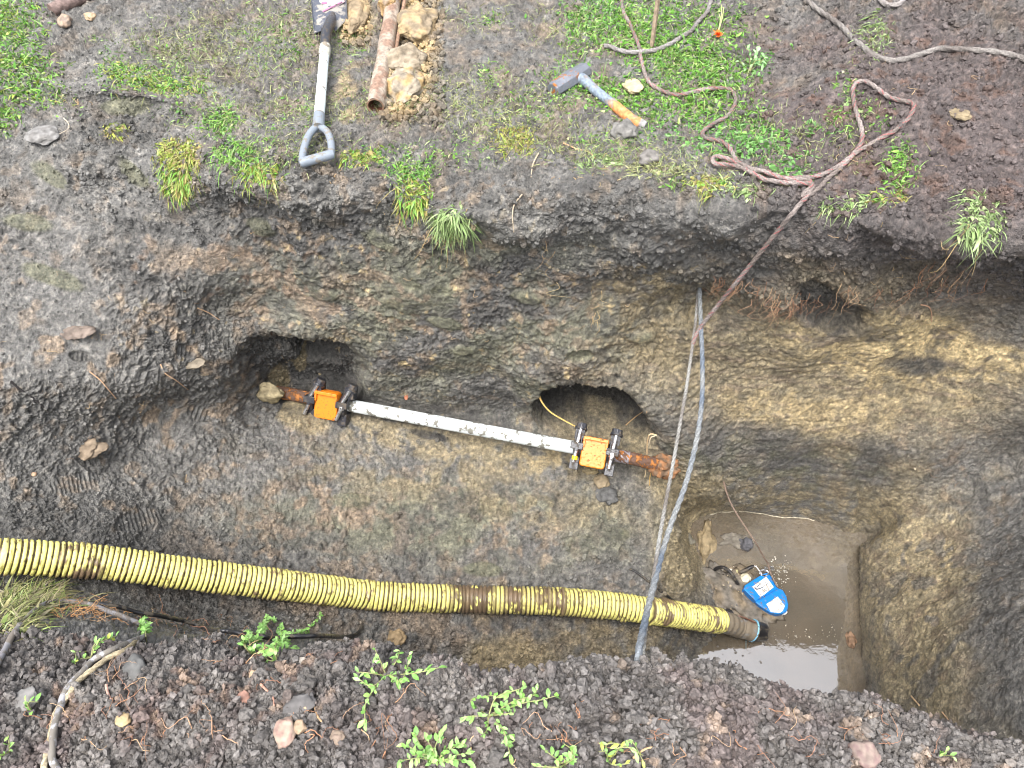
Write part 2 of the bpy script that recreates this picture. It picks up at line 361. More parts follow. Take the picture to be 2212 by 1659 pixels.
# mixed middle wall
lay(OLIVE, .65 * region(1000, 700, 480, 200, 8) * sstep(-.35, .3, nA) * far2)
lay(BROWN, .75 * region(900, 640, 600, 140, 6) * sstep(.1, .45, nD + .3 * nB) * far2)
lay(CLAY * .75, .5 * region(1050, 700, 560, 190, 6) * sstep(.45, .75, nC + .2 * nD) * far2)
lay(RED, .5 * region(520, 600, 220, 70, 6) * sstep(.1, .5, nD) * far2)
# right wall: clay seams
lay(OCHRE, .8 * region(1800, 800, 460, 170, 5) * far2)
lay(BROWN * .8, .7 * region(1800, 800, 460, 190, 5) * sstep(.0, .5, strk) * far2)
lay(CLAY, .9 * region(1960, 770, 240, 80, 8) * sstep(-.25, .25, nD - .5 * strk) * far2)
lay(CLAY * 1.5, .97 * region(1985, 735, 130, 48, 5, .3) * sstep(-.4, .0, nB) * far2); lay(CLAY * 1.45, .95 * region(2150, 775, 90, 32, 5, .3) * sstep(-.3, .2, nB) * far2)
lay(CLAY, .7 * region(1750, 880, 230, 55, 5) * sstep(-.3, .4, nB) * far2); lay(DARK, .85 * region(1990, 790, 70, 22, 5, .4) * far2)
lay(CLAY * .9, .6 * region(1420, 640, 60, 60, 5) * sstep(.0, .4, nB) * far2)
lay(DARK * 1.15, .8 * region(1740, 985, 330, 60, 8, .5) * sstep(-.6, .2, nA) * far2)
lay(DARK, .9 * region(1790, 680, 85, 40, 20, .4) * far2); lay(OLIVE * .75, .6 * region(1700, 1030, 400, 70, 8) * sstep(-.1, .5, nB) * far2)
lay(OCHRE * .8, .75 * region(1780, 1090, 330, 55, 5) * sstep(-.5, .3, nD) * far2)
lay(OCHRE * 1.05, .85 * region(2000, 1320, 170, 300, -8, .35) * far2)
lay(CLAY * .8, .6 * region(1990, 1230, 110, 130, 0) * sstep(-.2, .4, nB) * far2)
lay(DARK * 1.3, .9 * region(2170, 1250, 95, 360, 5, .5) * sstep(-.6, .0, nA) * far2)
lay(DARK * 1.4, .8 * sstep(.1, .4, nB) * region(2060, 1300, 220, 300) * far2); lay(BROWN * .6, .6 * sstep(.1, .5, nD) * region(2000, 1250, 220, 320) * far2)
# shelf: ochre clay round the pipe, greyish olive in front
lay(OCHRE * .8, .8 * region(1290, 950, 125, 40, 12, .25) * far2); lay(DARK * .7, .95 * sstep(.15, .5, h2) * sstep(966, 950, Vv - .16 * (U - 1290) - 8 * nB))  # dark upper band of the right hollow: recess shadow painted into the colour
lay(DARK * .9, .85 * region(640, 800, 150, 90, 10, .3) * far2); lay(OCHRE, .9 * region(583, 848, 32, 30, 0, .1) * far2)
lay(OCHRE * .9, .85 * region(632, 818, 16, 22, 0, .1) * far2); lay(OCHRE * .9, .9 * region(715, 775, 20, 17, 0, .1) * far2)
lay(OCHRE * .9, .9 * region(660, 915, 60, 26, 10, .25) * far2)
lay(OCHRE, .8 * region(1000, 970, 300, 45, 12, .35) * sstep(-.5, .1, nD) * far2)
lay(CLAY * .85, .55 * region(1180, 1010, 70, 45, 30) * sstep(-.2, .3, nD) * far2)
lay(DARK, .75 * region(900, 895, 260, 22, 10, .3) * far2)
lay(OLIVE, .7 * region(1000, 1130, 480, 90, 2) * sstep(-.5, .2, nA) * far2)
lay(BROWN, .75 * region(850, 1130, 420, 110, 2) * sstep(.0, .4, nD) * far2); lay(PALE * .75, .5 * region(1250, 1190, 300, 80) * sstep(.1, .5, nB) * far2)
lay(OCHRE * 1.1, .8 * region(1480, 1070, 120, 60, 30) * far2); lay(OCHRE * 1.1, .85 * region(1470, 1200, 60, 90, 0) * far2)
lay(BROWN * .9, .7 * region(900, 1330, 420, 70, 3) * sstep(-.4, .3, nD) * far2); lay(CLAY * .7, .75 * region(1100, 1430, 110, 50, 0) * far2)
lay(CLAY * .55, .6 * region(1350, 1390, 160, 60, 0) * sstep(-.3, .3, nB) * far2)
lay(DARK * 1.1, .55 * region(350, 1280, 330, 60, 8) * far2)
lay(DARK * .9, .55 * region(200, 1150, 500, 60, 6) * far2)
lay(BROWN * .9, .7 * region(650, 1290, 120, 40, 6) * sstep(-.1, .3, nB) * far2)
for (a_, b_, c_, d_, e_) in SMEARS: lay(OLIVE * .8, .8 * region(a_, b_, c_, d_, e_, .2) * far2)
lay(CLAY * .8, .7 * sstep(.62, .8, nC + .35 * nB) * region(1000, 720, 640, 260, 6) * far2)
lay(DARK * .8, .6 * sstep(.2, .6, -nD) * region(1000, 720, 640, 300, 6) * far2)
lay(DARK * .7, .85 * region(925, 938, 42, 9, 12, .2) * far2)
lay(BROWN * .95, .55 * nr * sstep(0, .5, nB)); lay(PURP, .5 * nr * sstep(-.1, .4, nA))
# brown flecks on the wet slope at left
lay(BROWN, .8 * region(250, 850, 300, 250) * sstep(.42, .6, nB + .3 * nD) * far2)
lay(OCHRE * .95, .7 * region(1050, 1060, 420, 60, 10) * sstep(-.25, .25, nB) * far2); lay(BROWN, .7 * region(620, 1150, 150, 110, 10) * sstep(-.2, .3, nD) * far2)
lay(BROWN * 1.05, .75 * region(560, 610, 260, 60, 10) * sstep(-.15, .3, nB) * far2); lay(OCHRE * .95, .7 * region(1420, 700, 130, 110, 10) * sstep(-.2, .3, nD) * far2)
lay(OCHRE * .9, .6 * region(1280, 1330, 250, 50, 5) * sstep(-.3, .3, nD) * far2); lay(DARK * 1.1, .6 * sstep(.25, .6, nA + .4 * nD) * region(1000, 1150, 480, 150) * far2)
# near heap: grey black crumbs with reddish crumbs
nr = nearm * np.ones_like(U)
lay(GREY * .80, nr); lay(PURP * 1.15, .55 * nr * sstep(-.1, .5, nB)); lay(RED * 1.05, .5 * nr * sstep(.2, .5, nD) * sstep(1500, 600, U))
lay(DARK * 1.25, .6 * nr * sstep(.0, .6, nA + .2)); lay(BROWN * 1.1, .5 * nr * sstep(.45, .6, nD) )
nr = nearm * np.ones_like(U); lay(BROWN, .4 * nr * sstep(.2, .6, nB) * sstep(1900, 2150, U))
C = np.where(nr[..., None] > 0, C * np.array([1.12, 1.07, 1.05]), C * np.array([.99, 1.0, .99]))
# crumbs differ a little one from the next
C *= (1 + .24 * (idb - .5) * (.3 + .7 * np.maximum(nearm, bankm)) + .14 * (ida - .5))[..., None]
C *= (1 + .30 * nC + .28 * (idc - .5) * (1 - smear * .6))[..., None]
rg = .56 - .17 * smear - .08 * sstep(.1, .6, nA) + .10 * nearm + .05 * nB
rgh = np.clip(rg, .30, .85)

# border skirts out to the horizon
def ring(X):
    L = X[:, :1].copy(); L[..., 0] = -60; Rr = X[:, -1:].copy(); Rr[..., 0] = 60
    X = np.concatenate([L, X, Rr], 1)
    T = X[:1].copy(); T[..., 1] = 90; T[..., 2] = 0; B = X[-1:].copy(); B[..., 1] = -60; B[..., 2] = 0
    return np.concatenate([T, X, B], 0)
XR = ring(X)
XR[:, 0, 2] = 0; XR[:, -1, 2] = 0
def pad(A): return np.pad(A, [(1, 1), (1, 1)] + [(0, 0)] * (A.ndim - 2), mode='edge')
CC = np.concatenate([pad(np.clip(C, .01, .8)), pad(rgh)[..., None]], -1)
h_, w_ = XR.shape[:2]
idx = np.arange(h_ * w_).reshape(h_, w_)
FQ = np.stack([idx[1:, :-1], idx[1:, 1:], idx[:-1, 1:], idx[:-1, :-1]], -1).reshape(-1, 4)
M_SOIL = soil_mat('soil')
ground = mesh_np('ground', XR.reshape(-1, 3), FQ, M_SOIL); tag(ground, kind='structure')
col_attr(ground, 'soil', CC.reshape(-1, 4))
print('ground verts', h_ * w_)

# ---- look-ups: where a line of sight meets the sheet
from mathutils.bvhtree import BVHTree
st = 3
ii = np.arange(0, nv, st); jj = np.arange(0, nu, st)
Xd = X[np.ix_(ii, jj)]; hh, ww = Xd.shape[:2]; di = np.arange(hh * ww).reshape(hh, ww)
Fd = np.stack([di[1:, :-1], di[1:, 1:], di[:-1, 1:], di[:-1, :-1]], -1).reshape(-1, 4)
BV = BVHTree.FromPolygons(Xd.reshape(-1, 3).tolist(), Fd.tolist())
CO = Vector((0, 0, CAM_H))
def on1(u, v, lift=0.0):
    d = (P(u, v, 0.0) - CO).normalized()
    if d.z > -.05: d.z = -.05
    h = BV.ray_cast(CO, d)
    if h[0] is None: return P(u, v, 0.0), Vector((0, 0, 1))
    n = h[1] if h[1].dot(d) < 0 else -h[1]
    return h[0] + n * lift, n
def on(u, v, lift=0.0):
    a = [on1(x, y, lift) for x, y in zip(u, v)]
    return np.array([q[0] for q in a]), np.array([q[1] for q in a])

# ------------------------------------------------------------------ water in the pit
m, nt_, b = new_mat('muddy_water')
b.inputs['Base Color'].default_value = (.20, .15, .095, 1); b.inputs['Roughness'].default_value = .03; b.inputs['IOR'].default_value = 3.2
tn = N(nt_, 'ShaderNodeTexNoise'); tn.inputs['Scale'].default_value = 5; tn.inputs['Detail'].default_value = 3
tcw = N(nt_, 'ShaderNodeTexCoord'); nt_.links.new(tcw.outputs['Object'], tn.inputs['Vector'])
rw = ramp(nt_, [(.3, (.11,.095,.072)), (.7, (.155,.125,.09))]); nt_.links.new(tn.outputs['Fac'], rw.inputs['Fac']); nt_.links.new(rw.outputs[0], b.inputs['Base Color'])
tn2 = N(nt_, 'ShaderNodeTexNoise'); tn2.inputs['Scale'].default_value = 9
nt_.links.new(tcw.outputs['Object'], tn2.inputs['Vector'])
bp = N(nt_, 'ShaderNodeBump'); tn2.inputs['Detail'].default_value = 5; bp.inputs['Strength'].default_value = .16; bp.inputs['Distance'].default_value = .01
nt_.links.new(tn2.outputs['Fac'], bp.inputs['Height']); nt_.links.new(bp.outputs[0], b.inputs['Normal'])
WZ = -1.82
wv = np.array([[.3, .2, WZ], [2.1, .2, WZ], [2.1, 1.9, WZ], [.3, 1.9, WZ]])
water = mesh_np('water', wv, np.array([[0, 1, 2, 3]]), m); tag(water, kind='structure')
#OBJECTS
# ------------------------------------------------------------------ shape helpers
def crop(x0, y0, sc):
    """frame position (2212 wide) of a point read off an enlarged piece of the photograph"""
    return lambda x, y: ((x0 + x / sc) * .553, (y0 + y / sc) * .553)

def catmull(pts, n):
    pts = np.asarray(pts, float); k = len(pts)
    ext = np.concatenate([[2 * pts[0] - pts[1]], pts, [2 * pts[-1] - pts[-2]]])
    d = np.r_[0, np.cumsum(np.linalg.norm(np.diff(pts, axis=0), axis=1))]
    t = np.interp(np.linspace(0, d[-1], n), d, np.arange(k))
    i = np.minimum(t.astype(int), k - 2); f = (t - i)[:, None]
    a, b, c, e = ext[i], ext[i + 1], ext[i + 2], ext[i + 3]
    return .5 * (2 * b + (c - a) * f + (2 * a - 5 * b + 4 * c - e) * f ** 2 + (3 * b - a - 3 * c + e) * f ** 3)

def resample(pts, step):
    d = np.r_[0, np.cumsum(np.linalg.norm(np.diff(pts, axis=0), axis=1))]
    n = max(3, int(d[-1] / step)); s = np.linspace(0, d[-1], n)
    return np.stack([np.interp(s, d, pts[:, k]) for k in range(3)], 1), s

def frames(pts, up=(0, 0, 1)):
    T = np.gradient(pts, axis=0); T /= np.linalg.norm(T, axis=1)[:, None] + 1e-12
    n = np.cross(T[0], up); 
    if np.linalg.norm(n) < 1e-3: n = np.cross(T[0], (0, 1, 0))
    n /= np.linalg.norm(n); A = [n]
    for k in range(1, len(T)):
        n = n - T[k] * np.dot(n, T[k]); n /= np.linalg.norm(n) + 1e-12; A.append(n)
    A = np.array(A); B = np.cross(T, A)
    return T, A, B

def tube_vf(pts, rad, seg=10, mod=None, caps=True, open_end=False):
    """rad scalar or array per ring; mod(k ring array, theta array) extra radius -> rings x seg"""
    pts = np.asarray(pts, float); n = len(pts); rad = np.broadcast_to(rad, (n,)).astype(float)
    T, A, B = frames(pts); th = np.linspace(0, 2 * np.pi, seg, endpoint=False)
    rr = np.repeat(rad[:, None], seg, 1)
    if mod is not None: rr = rr + mod(np.arange(n)[:, None], th[None, :])
    V = pts[:, None] + rr[..., None] * (np.cos(th)[None, :, None] * A[:, None] + np.sin(th)[None, :, None] * B[:, None])
    i = np.arange(n * seg).reshape(n, seg); r = np.roll(i, -1, 1)
    Fq = np.stack([i[:-1], r[:-1], r[1:], i[1:]], -1).reshape(-1, 4)
    V = V.reshape(-1, 3)
    if caps:
        V = np.concatenate([V, pts[:1], pts[-1:]]); c0, c1 = len(V) - 2, len(V) - 1
        a = np.stack([r[0], i[0], np.full(seg, c0), np.full(seg, c0)], -1); b = np.stack([i[-1], r[-1], np.full(seg, c1), np.full(seg, c1)], -1)
        Fq = np.concatenate([Fq, a, b])
    return V, Fq

class MB:
    """collects shapes and builds them as one mesh object"""
    def __init__(s): s.V = []; s.F = []; s.n = 0; s.C = []
    def add(s, V, Fs, col=None):
        V = np.asarray(V, float); s.V.append(V); s.F += [tuple(int(q) + s.n for q in f) for f in np.asarray(Fs, dtype=object)] if not isinstance(Fs, np.ndarray) else [tuple(dict.fromkeys(f)) for f in (Fs + s.n).tolist()]
        s.n += len(V)
        if col is not None: s.C.append(np.broadcast_to(np.asarray(col, float), (len(V), 3)))
        return s
    def tube(s, pts, r, seg=10, col=None, **k): V, Fq = tube_vf(pts, r, seg, **k); return s.add(V, Fq, col)
    def build(s, name, mat, parent=None, smooth=True, bevel=0, sharp=35, M=None):
        me = bpy.data.meshes.new(name); V = np.concatenate(s.V)
        if M is not None: V = V @ np.array(M.to_3x3()).T + np.array(M.translation)
        me.from_pydata(V.tolist(), [], s.F); me.update(); me.materials.append(mat)
        me.polygons.foreach_set('use_smooth', [smooth] * len(me.polygons))
        o = bpy.data.objects.new(name, me); S.collection.objects.link(o)
        if s.C:
            C = np.concatenate(s.C); col_attr(o, 'tint', np.c_[C, np.ones(len(C))])
        if bevel:
            b = o.modifiers.new('bevel', 'BEVEL'); b.width = bevel; b.segments = 3; b.limit_method = 'ANGLE'; b.angle_limit = R(40)
        if smooth:
            me.set_sharp_from_angle(angle=R(sharp))
        if parent: o.parent = parent
        return o

def box_vf(c, h, ax=None):
    c = np.array(c, float); ax = np.eye(3) if ax is None else np.array(ax)
    V = np.array([c + x * h[0] * ax[0] + y * h[1] * ax[1] + z * h[2] * ax[2] for x in (-1, 1) for y in (-1, 1) for z in (-1, 1)])
    return V, np.array([[0, 1, 3, 2], [4, 6, 7, 5], [0, 4, 5, 1], [2, 3, 7, 6], [0, 2, 6, 4], [1, 5, 7, 3]])

def prism(poly, dz):
    """poly (n,3), extruded by vector dz"""
    poly = np.array(poly, float); n = len(poly); V = np.concatenate([poly, poly + np.array(dz)])
    Fs = [list(range(n))[::-1], list(range(n, 2 * n))] + [[i, (i + 1) % n, n + (i + 1) % n, n + i] for i in range(n)]
    return V, Fs

def put(mb, VF, col=None):
    V, Fs = VF
    mb.V.append(np.asarray(V, float)); mb.F += [tuple(int(q) + mb.n for q in f) for f in Fs]; mb.n += len(V)
    if col is not None: mb.C.append(np.broadcast_to(np.asarray(col, float), (len(V), 3)))
    return mb

def surf_path(px, lift, n=None, smooth=6, step_px=5):
    """curve through frame positions laid on the ground"""
    px = np.asarray(px, float); L = np.sum(np.linalg.norm(np.diff(px, axis=0), axis=1))
    c = catmull(px, n or max(6, int(L / step_px)))
    q, _ = on(c[:, 0], c[:, 1], lift)
    for _ in range(smooth):
        q[1:-1] = .25 * q[:-2] + .5 * q[1:-1] + .25 * q[2:]
    return q

tint_cache = {}
def tint_mat(name, rough=.6, spec=.4, scale=300, amt=.35, bump=.25, sub=0):
    m, nt, b = new_mat(name); L = nt.links.new
    a = N(nt, 'ShaderNodeAttribute', attribute_name='tint'); tc = N(nt, 'ShaderNodeTexCoord')
    n = N(nt, 'ShaderNodeTexNoise'); n.inputs['Scale'].default_value = scale; n.inputs['Detail'].default_value = 4
    L(tc.outputs['Object'], n.inputs['Vector'])
    r = ramp(nt, [(.3, (1 - amt,) * 3), (.7, (1 + amt,) * 3)]); L(n.outputs['Fac'], r.inputs['Fac'])
    mx = N(nt, 'ShaderNodeMix', data_type='RGBA', blend_type='MULTIPLY'); mx.inputs['Factor'].default_value = 1
    L(a.outputs['Color'], mx.inputs['A']); L(r.outputs['Color'], mx.inputs['B']); L(mx.outputs['Result'], b.inputs['Base Color'])
    b.inputs['Roughness'].default_value = rough; b.inputs['Specular IOR Level'].default_value = spec
    bp = N(nt, 'ShaderNodeBump'); bp.inputs['Strength'].default_value = bump; bp.inputs['Distance'].default_value = .003
    L(n.outputs['Fac'], bp.inputs['Height']); L(bp.outputs[0], b.inputs['Normal'])
    return m
M_LEAF = tint_mat('leaf', .45, .5, 150, .2, .1)
M_ROPE = tint_mat('rope_fibre', .85, .2, 220, .4, .6)
M_TINT = tint_mat('muddy_surface', .6, .4, 90, .35, .5)
M_ROOT = tint_mat('root_bark', .7, .3, 200, .25, .3)
M_STONE = tint_mat('stone', .7, .35, 45, .35, .7)
M_CLAYL = tint_mat('raw_clay', .8, .25, 38, .45, 1.0)
M_CRUMB = tint_mat('soil_crumb', .72, .4, 160, .4, .7)
M_BLACK = dirty_mat('black_plastic', (.018,.018,.02), dirt=(.10,.085,.065), amount=.35, scale=40, rough=.3, bscale=300, bump=.2)
M_BLACKM = dirty_mat('black_cast_iron', (.02,.021,.026), (.035,.036,.045), amount=.3, scale=50, rough=.28, bscale=200)
M_ORANGE = dirty_mat('orange_plastic', (.66,.18,.008), (.72,.21,.012), dirt=(.14,.09,.04), amount=.12, scale=110, rough=.38)
M_STEEL = dirty_mat('bolt_steel', (.55,.56,.58), amount=.25, scale=120, rough=.3, metal=.9)
M_WHITE = dirty_mat('white_pipe_plastic', (.58,.64,.65), (.72,.77,.77), dirt=(.17,.165,.14), amount=.3, scale=26, rough=.4)
M_RUST = dirty_mat('rusty_iron', (.15,.075,.045), (.09,.06,.05), dirt=(.36,.14,.035), amount=.42, scale=45, rough=.8, bump=1.0, bscale=150)
M_BLUE = dirty_mat('blue_paint', (.004,.16,.52), (.006,.20,.60), dirt=(.16,.14,.11), amount=.22, scale=55, rough=.3, bump=.1)
M_LABEL = dirty_mat('white_label', (.60,.61,.60), (.66,.66,.64), dirt=(.34,.31,.25), amount=.28, scale=60, rough=.5, bump=.05)
M_PRINT = dirty_mat('label_print', (.06,.07,.12), amount=0, rough=.6, bump=0)
M_YPLUG = dirty_mat('yellow_plastic', (.85,.75,.02), amount=.05, rough=.4)
M_GREYP = dirty_mat('muddy_grey_rubber', (.16,.15,.14), (.22,.21,.19), dirt=(.20,.165,.12), amount=.7, scale=30, rough=.6)
M_LBLUE = dirty_mat('pale_blue_plastic', (.20,.52,.75), (.3,.6,.8), amount=.2, scale=80, rough=.4)

# ------------------------------------------------------------------ loose crumbs of soil (stuff)
phi = (1 + 5 ** .5) / 2
ICO = np.array([(-1,phi,0),(1,phi,0),(-1,-phi,0),(1,-phi,0),(0,-1,phi),(0,1,phi),(0,-1,-phi),(0,1,-phi),(phi,0,-1),(phi,0,1),(-phi,0,-1),(-phi,0,1)]) / math.sqrt(1 + phi * phi)
ICF = np.array([(0,11,5),(0,5,1),(0,1,7),(0,7,10),(0,10,11),(1,5,9),(5,11,4),(11,10,2),(10,7,6),(7,1,8),(3,9,4),(3,4,2),(3,2,6),(3,6,8),(3,8,9),(4,9,5),(2,4,11),(6,2,10),(8,6,7),(9,8,1)])
def subdiv(V, Fc, k=1):
    for _ in range(k):
        mid = {}; V = V.tolist(); out = []
        def m(a, b):
            key = (min(a, b), max(a, b))
            if key not in mid:
                q = np.array(V[a]) + np.array(V[b]); V.append((q / np.linalg.norm(q)).tolist()); mid[key] = len(V) - 1
            return mid[key]
        for a, b, c in Fc.tolist():
            x, y, z = m(a, b), m(b, c), m(c, a); out += [(a, x, z), (b, y, x), (c, z, y), (x, y, z)]
        V = np.array(V); Fc = np.array(out)
    return V, Fc
I1V, I1F = subdiv(ICO, ICF, 1); I3V, I3F = subdiv(ICO, ICF, 3); I4V, I4F = subdiv(ICO, ICF, 4)

def scatter_crumbs(name, label, rowmask, umask, count, rmin, rmax, seed, tint=(1,1,1), power=2.2, fine=False):
    rg = np.random.default_rng(seed)
    cand = np.argwhere(rowmask[:, None] & umask[None, :] if umask.ndim == 1 else (rowmask[:, None] & umask))
    k = cand[rg.integers(0, len(cand), count)]
    pos = X[k[:, 0], k[:, 1]]; nn = SN[k[:, 0], k[:, 1]]; col = C[k[:, 0], k[:, 1]]
    r = rmin + (rmax - rmin) * rg.random(count) ** power
    TV, TF = (I1V, I1F) if fine else (ICO, ICF)
    nvt = len(TV); q = rg.normal(size=(count, 4)); q /= np.linalg.norm(q, axis=1)[:, None]
    w_, x_, y_, z_ = q.T
    Rm = np.stack([1-2*(y_*y_+z_*z_), 2*(x_*y_-z_*w_), 2*(x_*z_+y_*w_), 2*(x_*y_+z_*w_), 1-2*(x_*x_+z_*z_), 2*(y_*z_-x_*w_), 2*(x_*z_-y_*w_), 2*(y_*z_+x_*w_), 1-2*(x_*x_+y_*y_)], -1).reshape(-1, 3, 3)
    base = TV[None] * (1 + .28 * rg.normal(size=(count, nvt, 1)).clip(-1.6, 1.6) * (.7 if fine else 1)) * np.array([1, .85, .7])
    V = np.einsum('kij,kvj->kvi', Rm, base) * r[:, None, None] + (pos + nn * (r * .35)[:, None])[:, None]
    Fc = TF[None] + (np.arange(count) * nvt)[:, None, None]
    o = mesh_np(name, V.reshape(-1, 3), Fc.reshape(-1, 3), M_CRUMB, smooth=False)
    cc = col * np.array(tint) * (.68 + .36 * rg.random((count, 1)))
    cc = np.repeat(cc, nvt, 0); col_attr(o, 'tint', np.c_[cc, np.ones(len(cc))])
    tag(o, label, 'soil crumbs', kind='stuff'); return o
rid = rowid
inu = (ug > -60) & (ug < 2290)
SN = normals(blur(X, 3))
inframe_near = (Vv > 1300) & (Vv < 1720) & inu[None, :]
scatter_crumbs('soil_crumbs', 'loose grey black crumbs of topsoil covering the near spoil heap', rid >= 16, inframe_near, 26000, .0012, .0095, 1, power=3.6)
scatter_crumbs('soil_clods', 'larger dark clods lying loose on the near spoil heap', rid >= 17, inframe_near, 220, .008, .018, 2, power=2, fine=True, tint=(.95,.95,.95))
scatter_crumbs('wall_crumbs', 'small earth crumbs stuck on the trench walls and floor', (rid >= 5) & (rid < 14), inu, 5000, .0015, .006, 3, power=2.5)
scatter_crumbs('lip_clods', 'crumbly dark clods along the torn lip of the trench', (rid >= 4) & (rid < 7), (U > 150) & (U < 2290), 3400, .002, .012, 5, power=2.8, fine=True, tint=(.85,.85,.85))
scatter_crumbs('bank_clods', 'rough dark clods of topsoil on the far bank at right', (rid >= 1) & (rid < 5), (U > 1580) & (U < 2290) & (Vv > -60), 1500, .003, .015, 6, power=3.2, fine=True, tint=(.85,.85,.85))
scatter_crumbs('slope_crumbs', 'grey crumbs on the wet slope at left', (rid >= 4) & (rid < 14), (U > -50) & (U < 620), 3500, .002, .008, 7, power=3)
scatter_crumbs('shelf_clods', 'brown and grey clods on the shelf floor of the trench', (rid >= 10) & (rid < 14), (U > 420) & (U < 1480), 3000, .002, .013, 8, power=3.2, fine=True)
scatter_crumbs('hollow_crumbs', 'dark earth crumbs lying in the two hollows behind the couplings', (rid >= 5) & (rid < 14), (h1 > .6) | (h2 > .6), 1500, .002, .010, 10, power=2.5)
scatter_crumbs('clay_crumbs', 'ochre clay crumbs spilled round the rusty pipe and the shovel blade', (rid >= 0) & (rid < 4), ((U > 735) & (U < 800) & (Vv < 90) | (U > 820) & (U < 960) & (Vv < 260)) & (Vv > -60), 2600, .003, .017, 9, tint=(1.1,1.0,.85))
scatter_crumbs('bank_crumbs', 'small mud crumbs strewn over the far bank', (rid >= 1) & (rid < 5), inu, 7000, .002, .008, 4, power=2.5)

# ------------------------------------------------------------------ grass and leaves
GR = [(.12,.30,.035), (.17,.36,.05), (.08,.22,.03), (.22,.38,.08), (.10,.20,.04), (.26,.30,.12)]
OL = [(.27,.29,.12), (.32,.31,.17), (.20,.21,.10), (.31,.35,.15)]
YG = [(.30,.36,.06), (.34,.32,.10), (.22,.32,.05), (.28,.22,.08)]
PG = [(.24,.34,.13), (.30,.38,.17), (.20,.30,.10)]
def blades(name, pos, nrm, length, width, cols, seed, lean=(0, 0, 0), upw=.6, spread=.8, droop=.5, parent=None, leafy=0.0):
    """many curved blades / leaflets as one mesh"""
    rg = np.random.default_rng(seed); n = len(pos)
    L = length * (.45 + .8 * rg.random(n)); W = width * (.6 + .7 * rg.random(n))
    d = rg.normal(size=(n, 3)) * spread + nrm * upw + np.array(lean); d /= np.linalg.norm(d, axis=1)[:, None]
    side = np.cross(d, rg.normal(size=(n, 3))); side /= np.linalg.norm(side, axis=1)[:, None]
    bend = rg.normal(size=(n, 3)) * .25 + np.array([0, 0, -droop]); K = 5
    t = np.linspace(0, 1, K); prof = np.where(rg.random(n)[:, None] < leafy, np.sin(np.pi * np.clip(t * .93 + .07, 0, 1)) ** .8 * 2.6, (1 - t ** 2.2)[None] * 1.0 + 0 * t)
    if leafy > 0: L = np.where(prof[:, 2] > 1.5, L * .62, L)
    ctr = pos[:, None] + d[:, None] * (t[None, :, None] * L[:, None, None]) + bend[:, None] * (t ** 2)[None, :, None] * L[:, None, None]
    e = side[:, None] * (prof * W[:, None] * .5)[..., None]
    V = np.stack([ctr - e, ctr + e], 2).reshape(n, K * 2, 3)
    Fb = np.array([[2 * k, 2 * k + 1, 2 * k + 3, 2 * k + 2] for k in range(K - 1)])
    Fq = (Fb[None] + (np.arange(n) * K * 2)[:, None, None]).reshape(-1, 4)
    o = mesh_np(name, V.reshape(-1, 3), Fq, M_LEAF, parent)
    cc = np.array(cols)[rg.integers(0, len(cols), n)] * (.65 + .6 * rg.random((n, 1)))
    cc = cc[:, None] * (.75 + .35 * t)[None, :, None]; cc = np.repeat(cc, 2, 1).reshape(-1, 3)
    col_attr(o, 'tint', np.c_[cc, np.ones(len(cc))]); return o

def in_blobs(blobs, n, seed):
    rg = np.random.default_rng(seed); out = []
    wts = np.array([b[2] * b[3] * (b[5] if len(b) > 5 else 1) for b in blobs]); wts = wts / wts.sum()
    for b, c in zip(blobs, rg.multinomial(n, wts)):
        ang = R(b[4] if len(b) > 4 else 0); r = np.sqrt(rg.random(c)) * (1 + .25 * rg.normal(size=c)); th = rg.random(c) * 2 * np.pi
        a, e = r * np.cos(th) * b[2], r * np.sin(th) * b[3]
        out.append(np.stack([b[0] + a * math.cos(ang) - e * math.sin(ang), b[1] + a * math.sin(ang) + e * math.cos(ang)], 1))
    return np.concatenate(out)

def patch(name, label, cat, blobs, n, length, width, cols, seed, clump=3, **kw):
    c = in_blobs(blobs, n // clump, seed); p_, n_ = on(c[:, 0], c[:, 1], -.002)
    rg = np.random.default_rng(seed + 1)
    p_ = np.repeat(p_, clump, 0) + rg.normal(size=(len(p_) * clump, 3)) * np.array([.006, .006, .001]); n_ = np.repeat(n_, clump, 0)
    o = blades(name, p_, n_, length, width, cols, seed + 2, **kw)
    return tag(o, label, cat, kind='stuff') if cat else o

patch('grass', 'bright green grass and clover growing round the stake and rope', 'grass',
      [(1430,60,170,70,0,1.3),(1480,140,120,50,10,1.2),(1310,50,90,50),(1380,215,150,45,12,.9),(1560,170,80,60,20,.8),(1560,240,130,45,20,.6),(1240,140,30,70,0,.5)], 15000, .036, .0040, GR, 100, leafy=.35, upw=.9, spread=.75)
patch('clover', 'low leafy clover and weeds spreading right of the sledgehammer', 'clover',
      [(1620,290,85,45,20),(1680,340,80,40,25,.8),(1560,320,60,30),(1640,140,35,25),(1480,290,100,30,10,.5),(1780,280,45,25,0,.4),(1290,35,60,35)], 3600, .026, .0055, [(.12,.27,.07),(.16,.32,.10),(.10,.24,.05)], 110, leafy=.8, upw=.7)
patch('verge_grass', 'bright green grass at the upper left corner beside the brown pipe', 'grass',
      [(25,60,75,75),(45,150,80,45,10),(10,250,35,35),(60,205,60,20,10,.6)], 5200, .036, .0038, GR + YG[:1], 120, leafy=.3, upw=.8)
patch('sod_grass', 'green grass on the torn sod edge at upper left', 'grass',
      [(300,165,85,25,-8),(355,185,70,18,3),(420,175,30,18),(250,150,40,20),(390,190,60,14,5)], 3800, .034, .0034, GR + YG[:2], 130, leafy=.25, upw=.6, droop=.7)
